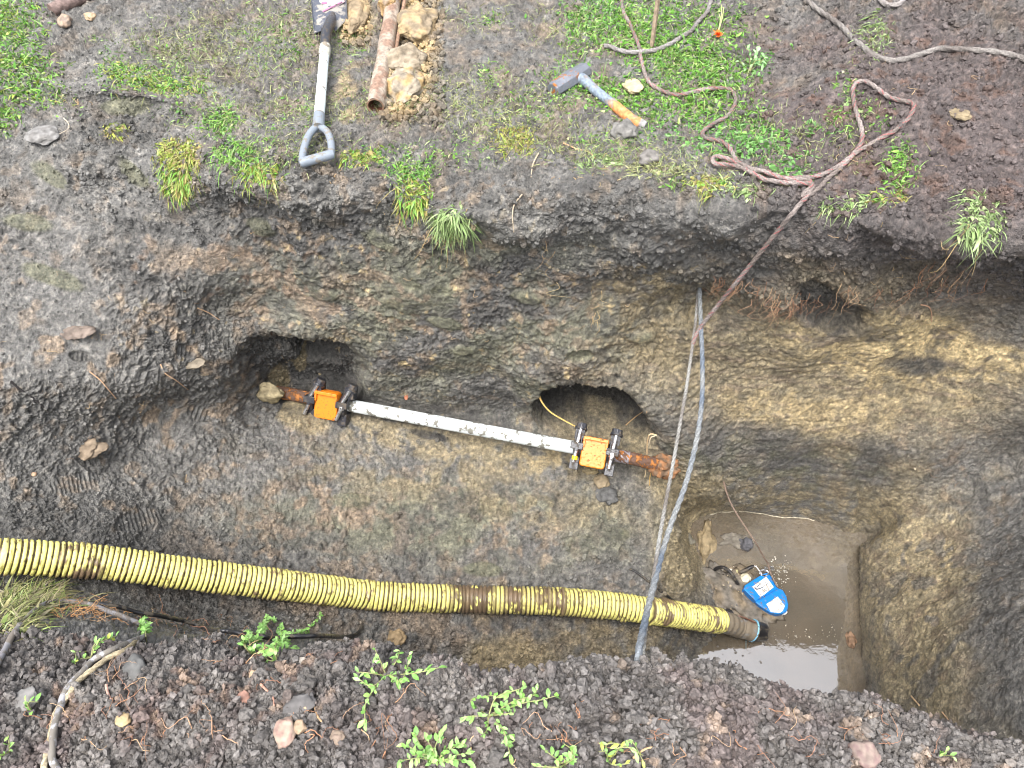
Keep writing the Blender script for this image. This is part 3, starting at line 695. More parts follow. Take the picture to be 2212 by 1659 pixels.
patch('flattened_grass', 'muddy olive grass trampled flat across the far bank', 'grass',
      [(560,90,270,85,0),(420,130,130,60),(800,230,160,40),(1000,210,190,60,5),(1120,270,200,40,3,.8),(560,230,160,50,0,.7),(1240,60,90,60,0,.8),(1350,330,250,30,3),(1520,380,160,22,8),(1700,300,220,70,10,.5),(1880,90,40,60,0,.5),(640,320,120,40),(1060,40,160,40,0,.4)], 21000, .030, .0030, OL + PG[:1], 140, upw=.2, spread=1.0, droop=.25)
patch('scattered_grass', 'sparse green sprigs showing through the mud of the far bank', 'grass',
      [(100,200,70,40,20,.7),(330,110,120,40,0,.4),(700,60,60,40,0,.6),(430,240,90,40,0,.6),(640,250,80,50,0,.6),(1000,330,120,40,0,.5),(1200,180,60,50,0,.8),(590,90,60,70),(760,95,30,40),(820,210,40,20),(1060,160,40,25),(1150,230,90,40),(560,330,90,40),(470,260,40,40),(870,340,90,30),(1050,40,60,20),(210,85,25,10),(1850,250,70,40),(1830,190,30,40),(1500,395,90,14,5),(1330,300,100,25)], 9500, .027, .0032, GR + GR + OL[:2] + PG, 150, leafy=.35, upw=.45, spread=.9)

# tufts hanging over the lip: each is a thing
tufts = [
 (385, 330, 42, 30, 620, 'YG', 'dense yellow green grass tuft hanging down the bank left of the shovel grip', .042),
 (382, 385, 34, 36, 480, 'GY', 'lower bright grass tuft trailing below the dense tuft at left', .04),
 (480, 262, 34, 28, 300, 'GR', 'dark green grass tuft on the bank above the lip, left of the shovel', .034),
 (500, 330, 48, 30, 420, 'GR', 'spreading green tuft between the dense tuft and the shovel grip', .036),
 (562, 372, 45, 28, 420, 'GY', 'grass tuft with yellow stems hanging beside the shovel grip', .04),
 (248, 285, 26, 16, 130, 'YG', 'small yellow green tuft with curling roots on the left slope', .03),
 (782, 340, 48, 18, 260, 'GY', 'grass tuft with pale trailing roots just right of the shovel grip', .036),
 (885, 372, 45, 24, 330, 'GR', 'green tuft on the lip below the rusty pipe mouth', .036),
 (895, 420, 34, 34, 320, 'GY', 'long green tuft hanging over the lip below the rusty pipe', .042),
 (975, 478, 38, 32, 170, 'PG', 'pale wilted tuft dangling from the middle of the lip', .05),
 (1115, 300, 46, 34, 420, 'YG', 'round light green tuft on the bank left of the sledgehammer', .034),
 (1290, 352, 60, 18, 170, 'PG', 'thin straggling stems on the lip below the sledgehammer', .042),
 (1420, 368, 70, 16, 220, 'OL', 'dull olive tuft on the lip left of the rope coil', .036),
 (1530, 400, 42, 16, 240, 'YG', 'yellow green tuft under the left loop of the rope', .036),
 (1600, 412, 60, 14, 150, 'PG', 'stringy pale stems lying under the doubled rope', .045),
 (1945, 360, 34, 48, 300, 'GR', 'leafy green tuft at the right of the rope loop', .036),
 (1830, 440, 60, 16, 190, 'PG', 'pale straw tuft hanging on the lip right of the knot', .042),
 (1920, 425, 40, 14, 150, 'GY', 'flat green tuft on the lip under the leafy tuft', .034),
 (2115, 470, 46, 52, 300, 'PG', 'pale grey green tuft on the dark topsoil at far right', .042),
 (1895, 75, 28, 44, 170, 'PG', 'pale sprawling tuft below the upper rope', .036),
 (60, 1300, 75, 36, 480, 'YS', 'long straw coloured grass tuft between hose and cable at lower left', .065),
 (30, 1345, 60, 30, 240, 'YS', 'matted dry grass tuft under the cable at the left edge', .05),
]
SETS = {'YG': YG, 'GY': GR[:2] + YG, 'GR': GR, 'PG': PG, 'OL': OL, 'YS': [(.28,.30,.11), (.33,.31,.15), (.20,.27,.07), (.24,.21,.12)]}
for k, (u0, v0, ru, rv, n, st_, lab, ln) in enumerate(tufts):
    c = in_blobs([(u0, v0, ru, rv)], max(12, int(n * .55)), 300 + k); p_, n_ = on(c[:, 0], c[:, 1], -.003)
    rg = np.random.default_rng(400 + k); p_ = np.repeat(p_, 6, 0) + rg.normal(size=(len(p_) * 6, 3)) * .004; n_ = np.repeat(n_, 6, 0)
    base = p_.mean(0); t_ = empty('grass_tuft', Vector(base), lab, 'grass tuft', 'grass tufts growing and hanging along the trench')
    lf = blades('blades', p_ - base, n_, ln * 1.1, .0034, SETS[st_], 500 + k, upw=.5, spread=.8, droop=.9, leafy=.28, parent=t_)
    mb = MB()
    for q in range(7):                                   # bare stems and roots trailing from the tuft
        a = p_[rg.integers(len(p_))] - base; L_ = ln * rg.uniform(.8, 2.0); d = rg.normal(size=3) * .5 + np.array([0, -.5, -.55])
        pts = np.array([a, a + d * L_ * .3 + rg.normal(size=3) * .006 + [0, 0, .008], a + d * L_ * .7 + rg.normal(size=3) * .01, a + d * L_ + [0, 0, -.01]])
        mb.tube(catmull(pts, 9), np.linspace(.0011, .0004, 9), 5, col=np.array([.38,.28,.13]) * rg.uniform(.6, 1.1))
    mb.build('stems', M_ROOT, t_)['kind'] = 'stuff'

# ------------------------------------------------------------------ leafy weeds on the near heap
def weed(label, base_px, stems, cols, seed, leaf=.0175, rise=.03, dens=1.0, name='weed_plant'):
    rg = np.random.default_rng(seed); b0, n0 = on1(*base_px); t_ = empty(name, b0, label, 'weed', 'leafy weeds on the near spoil heap')
    b0 = np.array(b0); sm = MB(); LV, LF, LC = [], [], []; cnt = 0
    for s_ in stems:
        pts = [b0]
        for k, q in enumerate(s_):
            a, n_ = on1(*q); pts.append(np.array(a) + np.array(n_) * .008 + np.array([0, 0, rise * (.5 + .5 * rg.random())]))
        c = catmull(np.array(pts), 8 * len(pts)) - b0; m_ = len(c)
        sm.tube(c, np.linspace(.0016, .0008, m_), 6, col=np.array([.26,.27,.12]) * rg.uniform(.8, 1.2))
        Ls = np.linalg.norm(np.diff(c, axis=0), axis=1).sum(); nl = int(max(4, Ls / .0085 * dens)); 
        for k in range(nl):
            f = .15 + .87 * (k + rg.random() * .6) / nl; i = min(m_ - 1, int(f * m_)); o_ = c[i]
            tdir = c[min(i + 1, m_ - 1)] - c[max(i - 1, 0)]; tdir /= np.linalg.norm(tdir) + 1e-9
            d = tdir * .55 + rg.normal(size=3) * .6 + np.array([0, 0, .35]); d /= np.linalg.norm(d)
            s1 = np.cross(d, [0, 0, 1]) + rg.normal(size=3) * .3; s1 -= d * s1.dot(d); s1 /= np.linalg.norm(s1); nn_ = np.cross(s1, d)
            L_ = leaf * rg.uniform(.55, 1.15); W_ = L_ * rg.uniform(.17, .26)
            tt_ = np.array([0, .18, .45, .75, 1.0]); ww_ = np.array([.05, .6, 1., .75, .0]) * W_
            ctr = o_ + d * (tt_ * L_)[:, None] + np.array([0, 0, -1]) * (tt_ ** 2 * L_ * .3)[:, None]
            V = np.concatenate([ctr, ctr + s1 * ww_[:, None] + nn_ * (ww_ * .35)[:, None], ctr - s1 * ww_[:, None] + nn_ * (ww_ * .35)[:, None]])
            Fl = [[i_, i_ + 1, i_ + 6, i_ + 5] for i_ in range(4)] + [[i_ + 1, i_, i_ + 10, i_ + 11] for i_ in range(4)]
            LV.append(V); LF.append(np.array(Fl) + cnt); cnt += 15
            LC.append(np.tile(np.array(cols[rg.integers(len(cols))]) * rg.uniform(.75, 1.25), (15, 1)))
    sm.build('stem', M_ROOT, t_)
    o = mesh_np('leaves', np.concatenate(LV), np.concatenate(LF), M_LEAF, t_); cc = np.concatenate(LC); col_attr(o, 'tint', np.c_[cc, np.ones(len(cc))])
    return t_
k5 = crop(1300, 2000, 1.58); k0 = crop(0, 2000, 1.58); k3 = crop(2600, 0, 1.58); kw_ = crop(2600, 2000, 1.58); k1 = crop(0, 0, 1.58); k2 = crop(1300, 0, 1.58)
LG = [(.20,.38,.10), (.26,.44,.14), (.15,.32,.07), (.22,.42,.09)]
weed('leafy green weed trailing down the heap, left of the middle', k5(330,1010), [[k5(300,940),k5(285,885)],[k5(240,1030),k5(160,1005)],[k5(395,960),k5(402,885)],[k5(430,1080),k5(480,960),k5(465,925)],[k5(520,1040),k5(650,985)],[k5(270,1120),k5(225,1210),k5(215,1330)],[k5(380,1040),k5(420,1090)],[k5(250,1090),k5(170,1060)]], LG, 1)
weed('wide sprawling weed with many leafy arms in the middle of the near heap', k5(960,1260), [[k5(870,1200),k5(900,1145),k5(990,1150)],[k5(1010,1190),k5(1130,1130),k5(1210,1105)],[k5(1150,1190),k5(1280,1190),k5(1375,1145)],[k5(1100,1180),k5(1250,1160),k5(1270,1120)],[k5(860,1290),k5(800,1300)],[k5(1040,1370),k5(1070,1460),k5(1100,1510)],[k5(1060,1250),k5(1120,1250)],[k5(960,1330),k5(940,1390)],[k5(1090,1400),k5(1130,1440)]], LG, 2, dens=1.15)
weed('dense leafy weed clump at the bottom edge of the photo', k5(640,1560), [[k5(520,1480),k5(450,1420)],[k5(560,1440),k5(530,1400)],[k5(640,1450),k5(700,1380)],[k5(720,1480),k5(830,1420)],[k5(760,1530),k5(860,1500)],[k5(540,1530),k5(440,1560)],[k5(620,1480),k5(600,1420)],[k5(700,1520),k5(780,1450)],[k5(580,1500),k5(490,1500)],[k5(740,1560),k5(880,1570)]], LG, 3, dens=1.4, leaf=.019)
weed('small weed with upright leaves at the bottom right of the middle', k5(1430,1560), [[k5(1450,1500),k5(1440,1430)],[k5(1350,1540),k5(1310,1490)],[k5(1500,1540),k5(1470,1480)],[k5(1390,1570),k5(1260,1570)]], LG, 4)
weed('arching weed with long pale stems near the bottom edge', k5(1700,1540), [[k5(1690,1460),k5(1780,1450),k5(1900,1500)],[k5(1760,1490),k5(1850,1480)],[k5(1660,1500),k5(1650,1470)],[k5(1750,1560),k5(1840,1570)],[k5(1800,1440),k5(1930,1560)]], YG[:1] + LG[:2], 5, dens=.7)
weed('bushy little weed below the hose, beside the black cable', k0(1550,880), [[k0(1540,820),k0(1530,770)],[k0(1590,840),k0(1640,740),k0(1650,665)],[k0(1510,860),k0(1500,820)],[k0(1580,880),k0(1600,860)],[k0(1530,850),k0(1550,800)],[k0(1640,700),k0(1690,690)]], LG, 6, dens=1.3)
weed('two stemmed weed with one long arm reaching right, below the hose', k0(1710,920), [[k0(1720,860),k0(1750,790),k0(1740,730)],[k0(1680,900),k0(1640,860)],[k0(1760,880),k0(1800,860)],[k0(1800,800),k0(1900,740),k0(1975,660)],[k0(1690,930),k0(1650,910)],[k0(1760,830),k0(1790,780)],[k0(1720,900),k0(1680,870)]], LG, 7, dens=1.2)
weed('single upright sprout beside the cable at lower left', k0(905,800), [[k0(900,750),k0(905,690)],[k0(915,780),k0(925,720)]], LG, 8, dens=1.6)
weed('weed sprig lying along the cable in the lower left corner', k0(560,900), [[k0(620,850),k0(700,800)],[k0(520,910),k0(470,960)],[k0(640,830),k0(740,790)],[k0(520,880),k0(500,930)]], LG + YG[:1], 9)
weed('small green sprout in the bottom left corner', k0(200,1240), [[k0(240,1190),k0(280,1180)],[k0(190,1220),k0(185,1200)]], LG, 10)
weed('tiny sprout at the bottom right of the near heap', kw_(1680,1500), [[kw_(1660,1490),kw_(1700,1480)],[kw_(1740,1540),kw_(1750,1550)]], LG, 11)
weed('green sprout at the lower left edge beside the ropes', k0(60,1480), [[k0(90,1440),k0(100,1400)],[k0(40,1540),k0(20,1560)]], LG, 12)
weed('broad leaved weed at the right end of the grass patch', k3(520,440), [[k3(500,380),k3(480,350)],[k3(550,380),k3(560,345)],[k3(580,420),k3(600,390)],[k3(470,440),k3(440,420)],[k3(540,430),k3(600,430)]], [(.22,.42,.16),(.26,.46,.2)], 13, leaf=.03, dens=.8)['group'] = 'weeds on the far bank'

# ------------------------------------------------------------------ roots
def root(mb, pts, r, rg, col):
    c = catmull(np.array(pts), max(8, 4 * len(pts))); c[1:-1] += rg.normal(size=(len(c) - 2, 3)) * r * .8
    mb.tube(c, np.linspace(r, r * .4, len(c)), 5, col=col)
def root_stuff(name, label, spots, seed, cols, r=(.0005, .0012), length=(.03, .09), hang=False, kind='stuff'):
    rg = np.random.default_rng(seed); mb = MB()
    for (u0, v0, ru, rv, n) in spots:
        for _ in range(n):
            u = u0 + rg.normal() * ru * .6; v = v0 + rg.normal() * rv * .6; a, n_ = on1(u, v, .004); a = np.array(a); n_ = np.array(n_)
            L_ = rg.uniform(*length)
            if hang: pts = [a, a + n_ * .012 + [rg.normal() * .006, 0, -L_ * .3], a + n_ * .015 + [rg.normal() * .015, 0, -L_ * .7], a + n_ * .012 + [rg.normal() * .02, -.005, -L_]]
            else:
                th = rg.random() * 6.28; d = np.array([math.cos(th), math.sin(th), 0]); d -= n_ * d.dot(n_); e = np.cross(n_, d)
                pts = [a, a + d * L_ * .3 + n_ * rg.uniform(.003, .016) + e * rg.normal() * .008, a + d * L_ * .65 + n_ * rg.uniform(0, .012) + e * rg.normal() * .014, a + d * L_ - n_ * .002]
            root(mb, pts, rg.uniform(*r), rg, np.array(cols[rg.integers(len(cols))]) * rg.uniform(.7, 1.2))
            if rg.random() < .4:
                q = np.array(pts[1]); root(mb, [q, q + rg.normal(size=3) * L_ * .12, q + rg.normal(size=3) * L_ * .25 + (np.array([0, 0, -L_ * .3]) if hang else 0)], r[0], rg, np.array(cols[0]) * .9)
    return tag(mb.build(name, M_ROOT), label, 'roots', kind=kind)
RC = [(.36,.19,.11), (.42,.26,.16), (.28,.15,.10), (.50,.34,.2)]
root_stuff('hanging_roots', 'thin brown roots dangling under the topsoil overhang at right', [(1690,650,45,18,34),(1600,610,50,12,14),(1560,600,30,8,8),(1760,640,60,20,16),(2060,590,90,25,22),(1900,620,60,20,8),(1850,620,40,20,8)], 31, RC, hang=True, length=(.04,.12))
root_stuff('lip_roots', 'pale fine roots trailing from the grassy lip', [(390,200,40,10,10),(440,205,20,8,8),(730,370,30,14,10),(560,390,60,12,10),(150,215,40,10,12),(880,450,50,20,8),(960,500,40,20,10),(1240,380,80,20,10),(1180,560,20,40,5),(1290,640,10,60,9)], 32, [(.5,.38,.2),(.42,.28,.15)], hang=True, length=(.03,.09))
root_stuff('heap_roots', 'reddish hair roots poking out of the near spoil heap', [(350,1345,120,18,26),(470,1375,80,14,18),(260,1500,40,50,10),(560,1440,60,40,10),(700,1430,60,30,5),(800,1560,60,50,8),(700,1590,80,50,10),(1180,1590,150,40,14),(1400,1600,100,30,10),(1700,1600,180,40,12),(400,1600,150,40,12),(1900,1600,120,30,8),(150,1590,80,40,6)], 33, RC, length=(.025,.075))
root_stuff('rootlets', 'tangle of orange brown rootlets over the cable at lower left', [(190,1325,60,9,46),(150,1330,40,8,20),(260,1340,40,8,14)], 34, [(.55,.30,.13),(.5,.33,.18),(.42,.22,.10)], length=(.04,.10))
root_stuff('wall_roots', 'short straw bits and rootlets stuck to the trench wall', [(900,650,500,120,50),(300,800,250,250,22),(1900,560,250,60,12),(2050,900,150,250,8),(1900,250,280,180,26)], 35, [(.4,.28,.16),(.5,.36,.2),(.25,.17,.11)], length=(.015,.05), r=(.0004,.0009))

def single_root(label, pxs, r, col, lift=.006, name='root', cat='root', z=None, seed=0, grp=None):
    rg = np.random.default_rng(seed)
    pts = [np.array(on1(*q, lift)[0]) for q in pxs] if z is None else [np.array(P(q[0], q[1], zz)) for q, zz in zip(pxs, z)]
    mb = MB(); c = catmull(np.array(pts), 24); mb.tube(c, np.linspace(r, r * .55, 24), 7, col=col); o = mb.build(name, M_ROOT)
    return tag(o, label, cat, grp)
kc = crop(2150, 1600, 4.02); kd = crop(0, 1000, 1.58); ke = crop(1300, 1000, 1.58)
single_root('orange yellow root curving from the right hollow to the coupling', [ke(1268,845),ke(1290,900),ke(1340,960),ke(1420,1010),ke(1510,1058)], .0042, (.62,.42,.14), z=[-1.0,-1.03,-1.07,-1.09,-1.1])
single_root('thin brown root crossing the dark back of the right hollow', [ke(1812,1050),ke(1870,1000),ke(1920,962),ke(1945,960)], .0028, (.40,.28,.15), lift=.01)
mbh = MB(); hk = [kc(1515,700),kc(1522,520),kc(1550,400),kc(1600,385),kc(1670,405)]
mbh.tube(catmull(np.array([P(q[0], q[1], z_) for q, z_ in zip(hk, [-1.14,-1.06,-1.0,-1.0,-1.0])]), 22), .003, 7, col=(.55,.40,.24))
hk2 = [kc(1670,405),kc(1590,430),kc(1560,480),kc(1545,560)]
mbh.tube(catmull(np.array([P(q[0], q[1], z_) for q, z_ in zip(hk2, [-1.0,-1.01,-1.03,-1.07])]), 16), .0022, 7, col=(.60,.50,.36))
tag(mbh.build('root', M_ROOT), 'pale hooked root standing over the rusty pipe end at right', 'root')
single_root('pale straight root hanging under the rusty pipe end', [kc(1490,950),kc(1485,1010),kc(1478,1070)], .0034, (.62,.50,.32))
single_root('orange root curving below the rusty pipe end', [kc(1580,980),kc(1555,1080),kc(1550,1190)], .0026, (.55,.36,.12))
single_root('pale curved root on the clay of the right wall', [crop(2600,1000,1.58)(1570,295),crop(2600,1000,1.58)(1620,310),crop(2600,1000,1.58)(1640,350),crop(2600,1000,1.58)(1638,400)], .0028, (.42,.26,.17))
single_root('forked grey root dangling down the wall below the lip', [k2(1160,1200),k2(1115,1260),k2(1105,1340),k2(1120,1430)], .0028, (.36,.30,.22))
single_root('pale root hanging down beside the light green tuft', [k2(1275,950),k2(1240,1020),k2(1228,1100)], .0028, (.42,.35,.25))
single_root('brown root lying on the mud below the sledgehammer head', [k2(1430,890),k2(1500,925),k2(1580,950),k2(1620,985)], .003, (.40,.26,.15))
single_root('curly pale root on the left slope beside the pale clod', [k1(400,735),k1(425,765),k1(425,805),k1(360,835)], .0024, (.42,.36,.28))
single_root('long pale root bending down from the heap at bottom right', [kw_(1525,1140),kw_(1580,1200),kw_(1640,1260),kw_(1665,1310)], .003, (.50,.36,.22))
single_root('thin root on the heap at the right of the long pale root', [kw_(1715,1240),kw_(1760,1290),kw_(1815,1340)], .0024, (.45,.30,.18))
single_root('forked reddish root lying on the heap below the leaning weed', [k0(1625,1065),k0(1680,1150),k0(1700,1200)], .0026, (.48,.27,.2))
single_root('twisted orange root curled on the heap beside the pink stone', [k0(1870,1220),k0(1900,1190),k0(1950,1180),k0(1975,1250),k0(1990,1300)], .003, (.5,.32,.18))
single_root('curved pink root on the heap right of the cable', [k0(660,1060),k0(655,1110),k0(680,1150),k0(720,1190)], .003, (.50,.30,.24))
for q_, lab in [([kd(1210,322),kd(1280,350),kd(1350,390)], 'tan straw on the wall at upper left of the hollow'), ([kd(985,672),kd(1020,720),kd(1080,765),kd(1160,822)], 'longest straw slanting across the mud left of the hollow'), ([kd(555,712),kd(610,765),kd(660,810),kd(718,872)], 'straw slanting across the middle of the left slope')]:
    single_root(lab, q_, .0022, (.55,.36,.22), name='straw', cat='straw', grp='straws on the left slope')
single_root('thin black stick lying on the slope at the left edge', [kd(70,770),kd(130,830),kd(210,890),kd(300,955)], .004, (.025,.022,.022), name='stick', cat='stick')
single_root('tan stick lying on the near heap at the bottom right', [k5(1860,1500),k5(1960,1455),k5(2110,1470)], .0022, (.5,.33,.18), name='stick', cat='stick')

# ------------------------------------------------------------------ stones and lumps
def rock(label, pos, size, col, seed, name='stone', cat='stone', mat=None, rough=.16, freq=1.6, rot=0, col2=None, group=None, fine=3, facet=.0):
    rg = np.random.default_rng(seed); V = (I4V if fine == 4 else I3V).copy(); Fc = I4F if fine == 4 else I3F
    q = V.astype(np.float32)[None]
    d = rough * 2 * perlin(q, freq, seed * 1.3)[0] + rough * .8 * np.abs(perlin(q, freq * 3, seed))[0] + rough * .35 * perlin(q, freq * 8, seed)[0] + .03 * perlin(q, 14, seed + 9)[0] + .02 * np.abs(perlin(q, 26, seed + 3)[0])
    if facet:
        for _ in range(9):
            nrm = rg.normal(size=3); nrm /= np.linalg.norm(nrm); h = .72 + .2 * rg.random(); e = np.maximum(0, V @ nrm - h); V = V - e[:, None] * nrm * facet
    V = V * (1 + d)[:, None] * np.array(size); c, s_ = math.cos(R(rot)), math.sin(R(rot))
    V = V @ np.array([[c, s_, 0], [-s_, c, 0], [0, 0, 1]])
    o = mesh_np(name, V, Fc, mat or M_STONE); o.location = Vector(pos)
    m_ = sstep(-.1, .3, perlin((V / np.max(size)).astype(np.float32)[None], 2.5, seed + 4.)[0])[:, None]
    cc = np.array(col) * (1 - m_) + np.array(col2 if col2 is not None else col) * m_
    col_attr(o, 'tint', np.c_[cc, np.ones(len(cc))]); tag(o, label, cat, group); return o
def rock_at(label, px, size, col, seed, sink=.25, **k):
    a, n_ = on1(*px); return rock(label, a + n_ * (size[2] * (1 - 2 * sink)), size, col, seed, **k)
rock_at('pale pinkish stone on the near heap at lower left', k0(1775,1360), (.021,.029,.013), (.30,.23,.18), 1, facet=.8, rough=.1, col2=(.26,.17,.14))
rock_at('small brown stone beside the pale pinkish stone', k0(1845,1335), (.014,.013,.01), (.30,.22,.15), 2, facet=.8, rough=.1)
rock_at('large pinkish brown stone at the bottom right of the heap', kw_(1205,1510), (.030,.027,.019), (.22,.17,.145), 3, facet=.8, rough=.12, col2=(.19,.13,.12))
rock_at('flat dark grey clod on the heap right of the cable', k0(850,1010), (.026,.045,.014), (.10,.10,.097), 4, facet=.9, rough=.12, rot=20, name='clod', cat='clod')
rock_at('wedge shaped dark clod on the heap near the pink stone', k0(1830,1210), (.034,.022,.014), (.105,.10,.098), 5, facet=.9, rot=35, name='clod', cat='clod')
rock_at('tan stone lying alone right of the cable', k0(755,1295), (.015,.013,.01), (.36,.27,.15), 6, facet=.7, rough=.12)
rock_at('reddish stone on the heap between the weeds', k0(1515,1145), (.013,.014,.009), (.30,.17,.13), 7, facet=.8, rough=.1)
rock_at('small cream stone under the bushy little weed', k0(1580,1010), (.012,.015,.009), (.44,.33,.22), 8, facet=.8, rough=.1)
rock_at('grey white stone on the heap beside the two stemmed weed', k0(1870,925), (.012,.010,.008), (.36,.33,.29), 9, facet=.8, rough=.1)
rock_at('brown stone at the bottom of the heap', k0(2095,1390), (.014,.012,.009), (.22,.17,.13), 10, facet=.8, rough=.1)
rock_at('light brown stone in the lower middle of the heap', k5(40,1390), (.015,.014,.010), (.22,.165,.13), 11, facet=.8, rough=.1)
rock_at('pale grey mud lump on the left edge of the heap', k0(155,1180), (.024,.032,.009), (.17,.165,.158), 12, rough=.1, facet=.8, name='clod', cat='clod')
rock_at('large pale grey clod on the bank at upper left', k1(270,845), (.058,.055,.018), (.19,.185,.178), 13, facet=.9, rough=.07, name='clod', cat='clod', col2=(.13,.125,.118), fine=4)
rock_at('angular brown stone on the bank beside the brown pipe', k1(405,150), (.026,.034,.022), (.30,.22,.16), 14, facet=.8, rough=.12, col2=(.2,.16,.13))
rock_at('small tan stone right of the angular brown stone', k1(560,108), (.024,.022,.014), (.38,.28,.18), 15, facet=.8, rough=.12)
rock_at('flat clay flake lying in the grass right of the sledgehammer', k2(1850,540), (.034,.042,.013), (.40,.33,.20), 16, facet=.8, rough=.2, rot=30, name='clay_flake', cat='clay')
rock_at('ochre clay lump on the dark topsoil at upper right', k3(1810,710), (.032,.026,.009), (.20,.16,.10), 17, rough=.2, name='clay_lump', cat='clay', mat=M_CLAYL)
rock_at('reddish brown clod on the slope at left', kd(480,470), (.050,.028,.008), (.15,.12,.10), 18, rough=.3, name='clod', cat='clod', mat=M_CLAYL)
rock_at('brown crumbly clod left of the hollow', kd(1190,665), (.045,.024,.008), (.17,.145,.11), 19, rough=.3, name='clod', cat='clod', mat=M_CLAYL)
rock_at('lowest brown clod on the left slope', kd(530,1190), (.055,.036,.012), (.18,.14,.10), 20, rough=.3, name='clod', cat='clod', mat=M_CLAYL)
rock_at('small orange pebble above the yellow hose at left', kd(212,1350), (.009,.008,.006), (.36,.24,.16), 21, rough=.08)
rock_at('dark rounded clod below the right coupling', ke(1690,1485), (.046,.040,.020), (.09,.09,.088), 22, rough=.2, name='clod', cat='clod', fine=4)
rock_at('tan clod left of the dark clod below the right coupling', ke(1590,1330), (.030,.018,.014), (.26,.21,.12), 23, rough=.3, name='clod', cat='clod')
rock_at('oval brown clod under the right coupling', ke(1660,1390), (.030,.036,.018), (.24,.19,.12), 24, rough=.2, name='clod', cat='clod')
rock_at('red brick chip on the shelf above the white pipe', ke(455,868), (.009,.016,.006), (.36,.14,.08), 25, facet=.8, rough=.1, name='brick_chip', cat='brick chip')
rock_at('brown half stone at the shelf edge above the black cable', k5(385,775), (.034,.028,.018), (.26,.19,.11), 26, rough=.25, name='clod', cat='clod', mat=M_CLAYL)
rock_at('rounded grey clod sitting on the lip below the sledgehammer', k2(1960,985), (.034,.026,.024), (.16,.15,.14), 27, rough=.2, name='clod', cat='clod')
rock_at('grey mud clod at the end of the sledgehammer handle', k2(1790,830), (.038,.040,.026), (.15,.145,.135), 28, rough=.22, name='clod', cat='clod')

# ------------------------------------------------------------------ yellow corrugated suction hose
def z_hose(u): return np.interp(u, [-120, 0, 300, 600, 800, 1000, 1200, 1400, 1500, 1570], [-.47, -.54, -.76, -1.0, -1.20, -1.29, -1.32, -1.40, -1.56, -1.68])
hc = [(-120,1196),(0,1201),(200,1212),(400,1238),(600,1262),(800,1285),(900,1291),(1000,1294),(1200,1299),(1300,1306),(1400,1319),(1500,1333),(1556,1341)]
cpx = catmull(np.array(hc, float), 300)
hp = np.array([P(a, b, z_hose(a)) for a, b in cpx])
hp, hs_ = resample(hp, .0021)
pit = .0172; ph = (hs_ / pit) % 1.0
prof = np.where(ph < .70, .0035 * np.sqrt(np.clip(1 - ((ph - .35) / .35) ** 2, 0, 1)) ** .6, -.0048)
seg = 40
hose_root = empty('suction_hose', Vector(hp[len(hp)//2]), 'thick yellow corrugated suction hose lying across the trench into the pit', 'hose')
ho = hp - np.array(hose_root.location)
V, Fq = tube_vf(ho, .0505 + prof, seg, caps=False)
Vw = (V + np.array(hose_root.location)).astype(np.float32)[None]
mud = sstep(.2, .42, perlin(Vw, 13, 71.)[0] + .6 * perlin(Vw, 45, 72.)[0]) * .9
sring = np.repeat(hs_, seg); uu = np.repeat(np.interp(hs_, np.linspace(0, hs_[-1], len(cpx)), cpx[:, 0]), seg)
T_, A_, B_ = frames(ho); zc_ = (V.reshape(-1, seg, 3) - ho[:, None]).reshape(-1, 3) / .055
camd = np.array(CO) - Vw[0]; camd /= np.linalg.norm(camd, axis=1)[:, None]
up_ = zc_[:, 2]; back = zc_[:, 1]
nz = perlin(Vw, 24, 73.)[0] + .6 * perlin(Vw, 70, 74.)[0] + .4 * perlin(Vw, 160, 75.)[0]
def win(a, b, s_=14): return sstep(a - s_, a + s_, uu) * (1 - sstep(b - s_, b + s_, uu))
mud = .0 * mud
def addm(x): 
    global mud
    mud = np.maximum(mud, np.clip(x, 0, 1))
addm(sstep(.0, .25, nz - .15 + .9 * (-(up_) - .28)))                                 # caked underside
addm(win(838, 935) * sstep(-.5, -.2, nz + .1)); addm(win(948, 1005) * sstep(-.45, -.1, nz))
addm(win(1020, 1065) * sstep(-.3, 0, nz + .5 * back)); addm(win(1065, 1100) * sstep(-.1, .2, nz + .2)); addm(win(1325, 1372, 8) * sstep(-.2, .1, nz + .35 * back))
addm(win(1305, 1400, 20) * sstep(.05, .25, nz + .25 * back)); addm(win(40, 120) * sstep(.1, .35, nz - .4 * back))
addm(win(380, 470) * sstep(-.1, .1, nz - .9 * up_ + .05)); addm(win(590, 660) * sstep(-.1, .1, nz - .9 * up_ + .1)); addm(win(1505, 1520, 5) * sstep(-.5, -.2, nz))
addm(sstep(.66, .8, nz)); addm(.75 * sstep(.25, .5, nz + .35 * perlin(Vw, 6, 80.)[0] - .1 * up_) * (.4 + .6 * (np.repeat(prof, seg) < .002))); addm(.9 * sstep(.42, .5, perlin(Vw, 95, 78.)[0] + .25 * perlin(Vw, 11, 79.)[0])); 
pr = np.repeat(prof, seg)
lay_ = mud * (.004 + .004 * np.clip(nz, 0, 1)) * (1 - .8 * win(838, 935) - .8 * win(948, 1005)).clip(0, 1)
V = V + zc_ * (lay_ + mud * np.maximum(0, .0015 - pr) * .5)[:, None]
hb = mesh_np('hose_body', V, Fq, tint_mat('hose_plastic', .42, .5, 120, .18, .15), hose_root)
yel = np.array([.92,.85,.27]); groove = np.array([.12,.09,.045]); mudc = np.array([.15,.105,.065])
cc = np.where(pr[:, None] > 0, yel * (.92 + .12 * perlin(Vw, 8, 76.)[0])[:, None], groove)
cc = cc * (1 - mud[:, None]) + (mudc * (.75 + .5 * np.clip(nz + .3, 0, 1))[:, None]) * mud[:, None]
